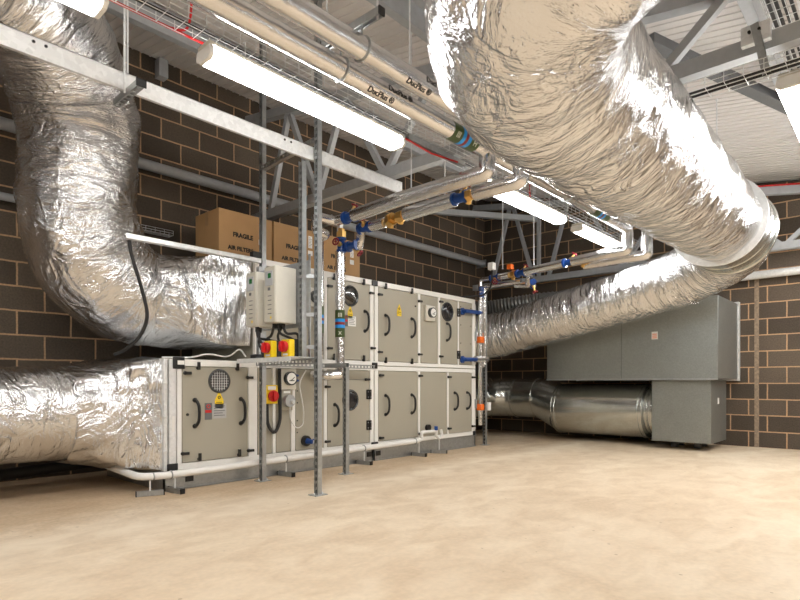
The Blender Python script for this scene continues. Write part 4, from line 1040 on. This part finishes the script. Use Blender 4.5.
# red cables at the near tray
mb = MB().tube([(-3.5, 2.89, 2.775), (1.2, 2.89, 2.775), (1.42, 2.88, 2.77), (1.60, 2.87, 2.765), (2.2, 2.87, 2.77)], .007, 8)
mb.tube(fillet([(1.36, 2.885, 2.77), (1.47, 2.88, 2.79), (1.495, 2.88, 2.9), (1.495, 2.88, roof(2.88)-.02)], .05), .007, 8)
tag(mb.build('fire_cable', M['red']), 'red cable clipped along the wire tray at the upper left', 'cable', 'red fire alarm cables')
mb = MB().tube([(3.02, 2.68, 2.66), (3.3, 2.67, 2.635), (3.62, 2.66, 2.66)], .007, 8)
tag(mb.build('fire_cable', M['red']), 'short red cable under the channel past the end of the first lamp', 'cable', 'red fire alarm cables')
mb = MB().cyl((4.99, 2.78, 2.60), (4.99, 2.78, 3.2), .008, 8)
tag(mb.build('fire_cable', M['red']), 'short upright red cable near the end of the middle lamp', 'cable', 'red fire alarm cables')
t = thing('cable_channel', 'dark lidded channel between the first and second bright lamps', 'cable tray', (3.4, 2.72, 2.67))
strut(MB(), (3.06, 2.70, 2.69), (3.75, 2.70, 2.69), (0, 0, -1), slots=False).build('channel', M['galv'], t)
# pipe hangers
def trapeze(x, y0, y1, z, zt, label):
    g = thing('trapeze_bracket', label, 'bracket', (x, (y0+y1)/2, z), 'strut hangers for the pipes')
    strut(MB(), (x, y0, z), (x, y1, z), (0, 0, -1)).build('channel', M['galv'], g)
    for yv in (y0, y1): MB().box(x-.022, x+.022, yv-.004, yv+.004, z-.022, z+.022).build('end_cap', M['black'], g)
    mb = MB()
    for yv in (y0+.03, y1-.03): mb.cyl((x, yv, z-.03), (x, yv, zt(yv)), .0055, 8)
    mb.build('threaded_rod', M['galv_bright'], g)
    mb = MB()
    for yv, zv in ((2.37, 2.667), (2.20, 2.715)): mb.ring((x, yv, zv), (1, 0, 0), rp+.004, .005, 24, 6); mb.cyl((x, yv, zv+rp), (x, yv, z), .006, 8)
    mb.build('pipe_clip', M['galv'], g)
trapeze(2.12, 2.05, 2.52, 2.855, roof, 'short strut hanger with black end cap above the paired pipes')
trapeze(4.95, 2.05, 2.52, 2.855, roof, 'strut hanger over the paired pipes beside the middle lamp')
rod(3.68, 3.2, 2.565, roof(3.2), 'thin hanger rod carrying the upper branch pipe, left one')
rod(3.87, 2.98, 2.515, roof(2.98), 'thin hanger rod carrying the upper branch pipe, right one')
rod(6.6, 3.62, 2.44, roof(3.62), 'thin hanger rod over the far branch pipe')
rod(6.68, 4.14, 2.47, roof(4.14), 'thin long hanger rod above the right end valves')
rod(2.63, 2.30, 2.74, roof(2.30)-.0, 'thin hanger rod between the paired pipes and the roof')
t = thing('strut_bracket', 'perforated steel bracket hanging under the near truss at the upper right', 'bracket', (3.82, .65, 2.68))
strut(MB(), (3.80, .66, 2.98), (3.80, .60, 2.67), (0, 1, 0)).build('channel', M['galv'], t)
mb = MB().box(3.79, 3.835, .58, .73, 2.875, 2.985); mb.build('clamp_plate', M['galv_bright'], t, .003)
mb = MB()
for yv in (.635, .685): mb.cyl((3.79, yv, 2.94), (3.775, yv, 2.94), .009, 6)
mb.build('clamp_bolt', M['black'], t)
t = thing('beam_clamp', 'galvanised beam clamp with black strut stub on the purlin left of the big duct', 'bracket', (2.62, 2.8, 3.6))
MB().box(2.58, 2.66, 2.80, 2.86, 3.66, 3.76).build('clamp', M['galv_bright'], t, .004)
strut(MB(), (2.62, 2.98, 3.66), (2.62, 2.72, 3.66), (0, 0, -1)).build('stub', M['steel_dark'], t)

# ------------------------------------------------------------------ world and view
w = bpy.data.worlds.new('world'); S.world = w; w.use_nodes = True
w.node_tree.nodes['Background'].inputs['Color'].default_value = (.05, .05, .05, 1)
S.view_settings.view_transform = 'Standard'; S.view_settings.look = 'None'; S.view_settings.gamma = 1
S.view_settings.use_curve_mapping = False
S.view_settings.exposure = 0.36
S.cycles.max_bounces = 10; S.cycles.diffuse_bounces = 5; S.cycles.glossy_bounces = 6
S.cycles.sample_clamp_indirect = 6
S.cycles.use_denoising = True
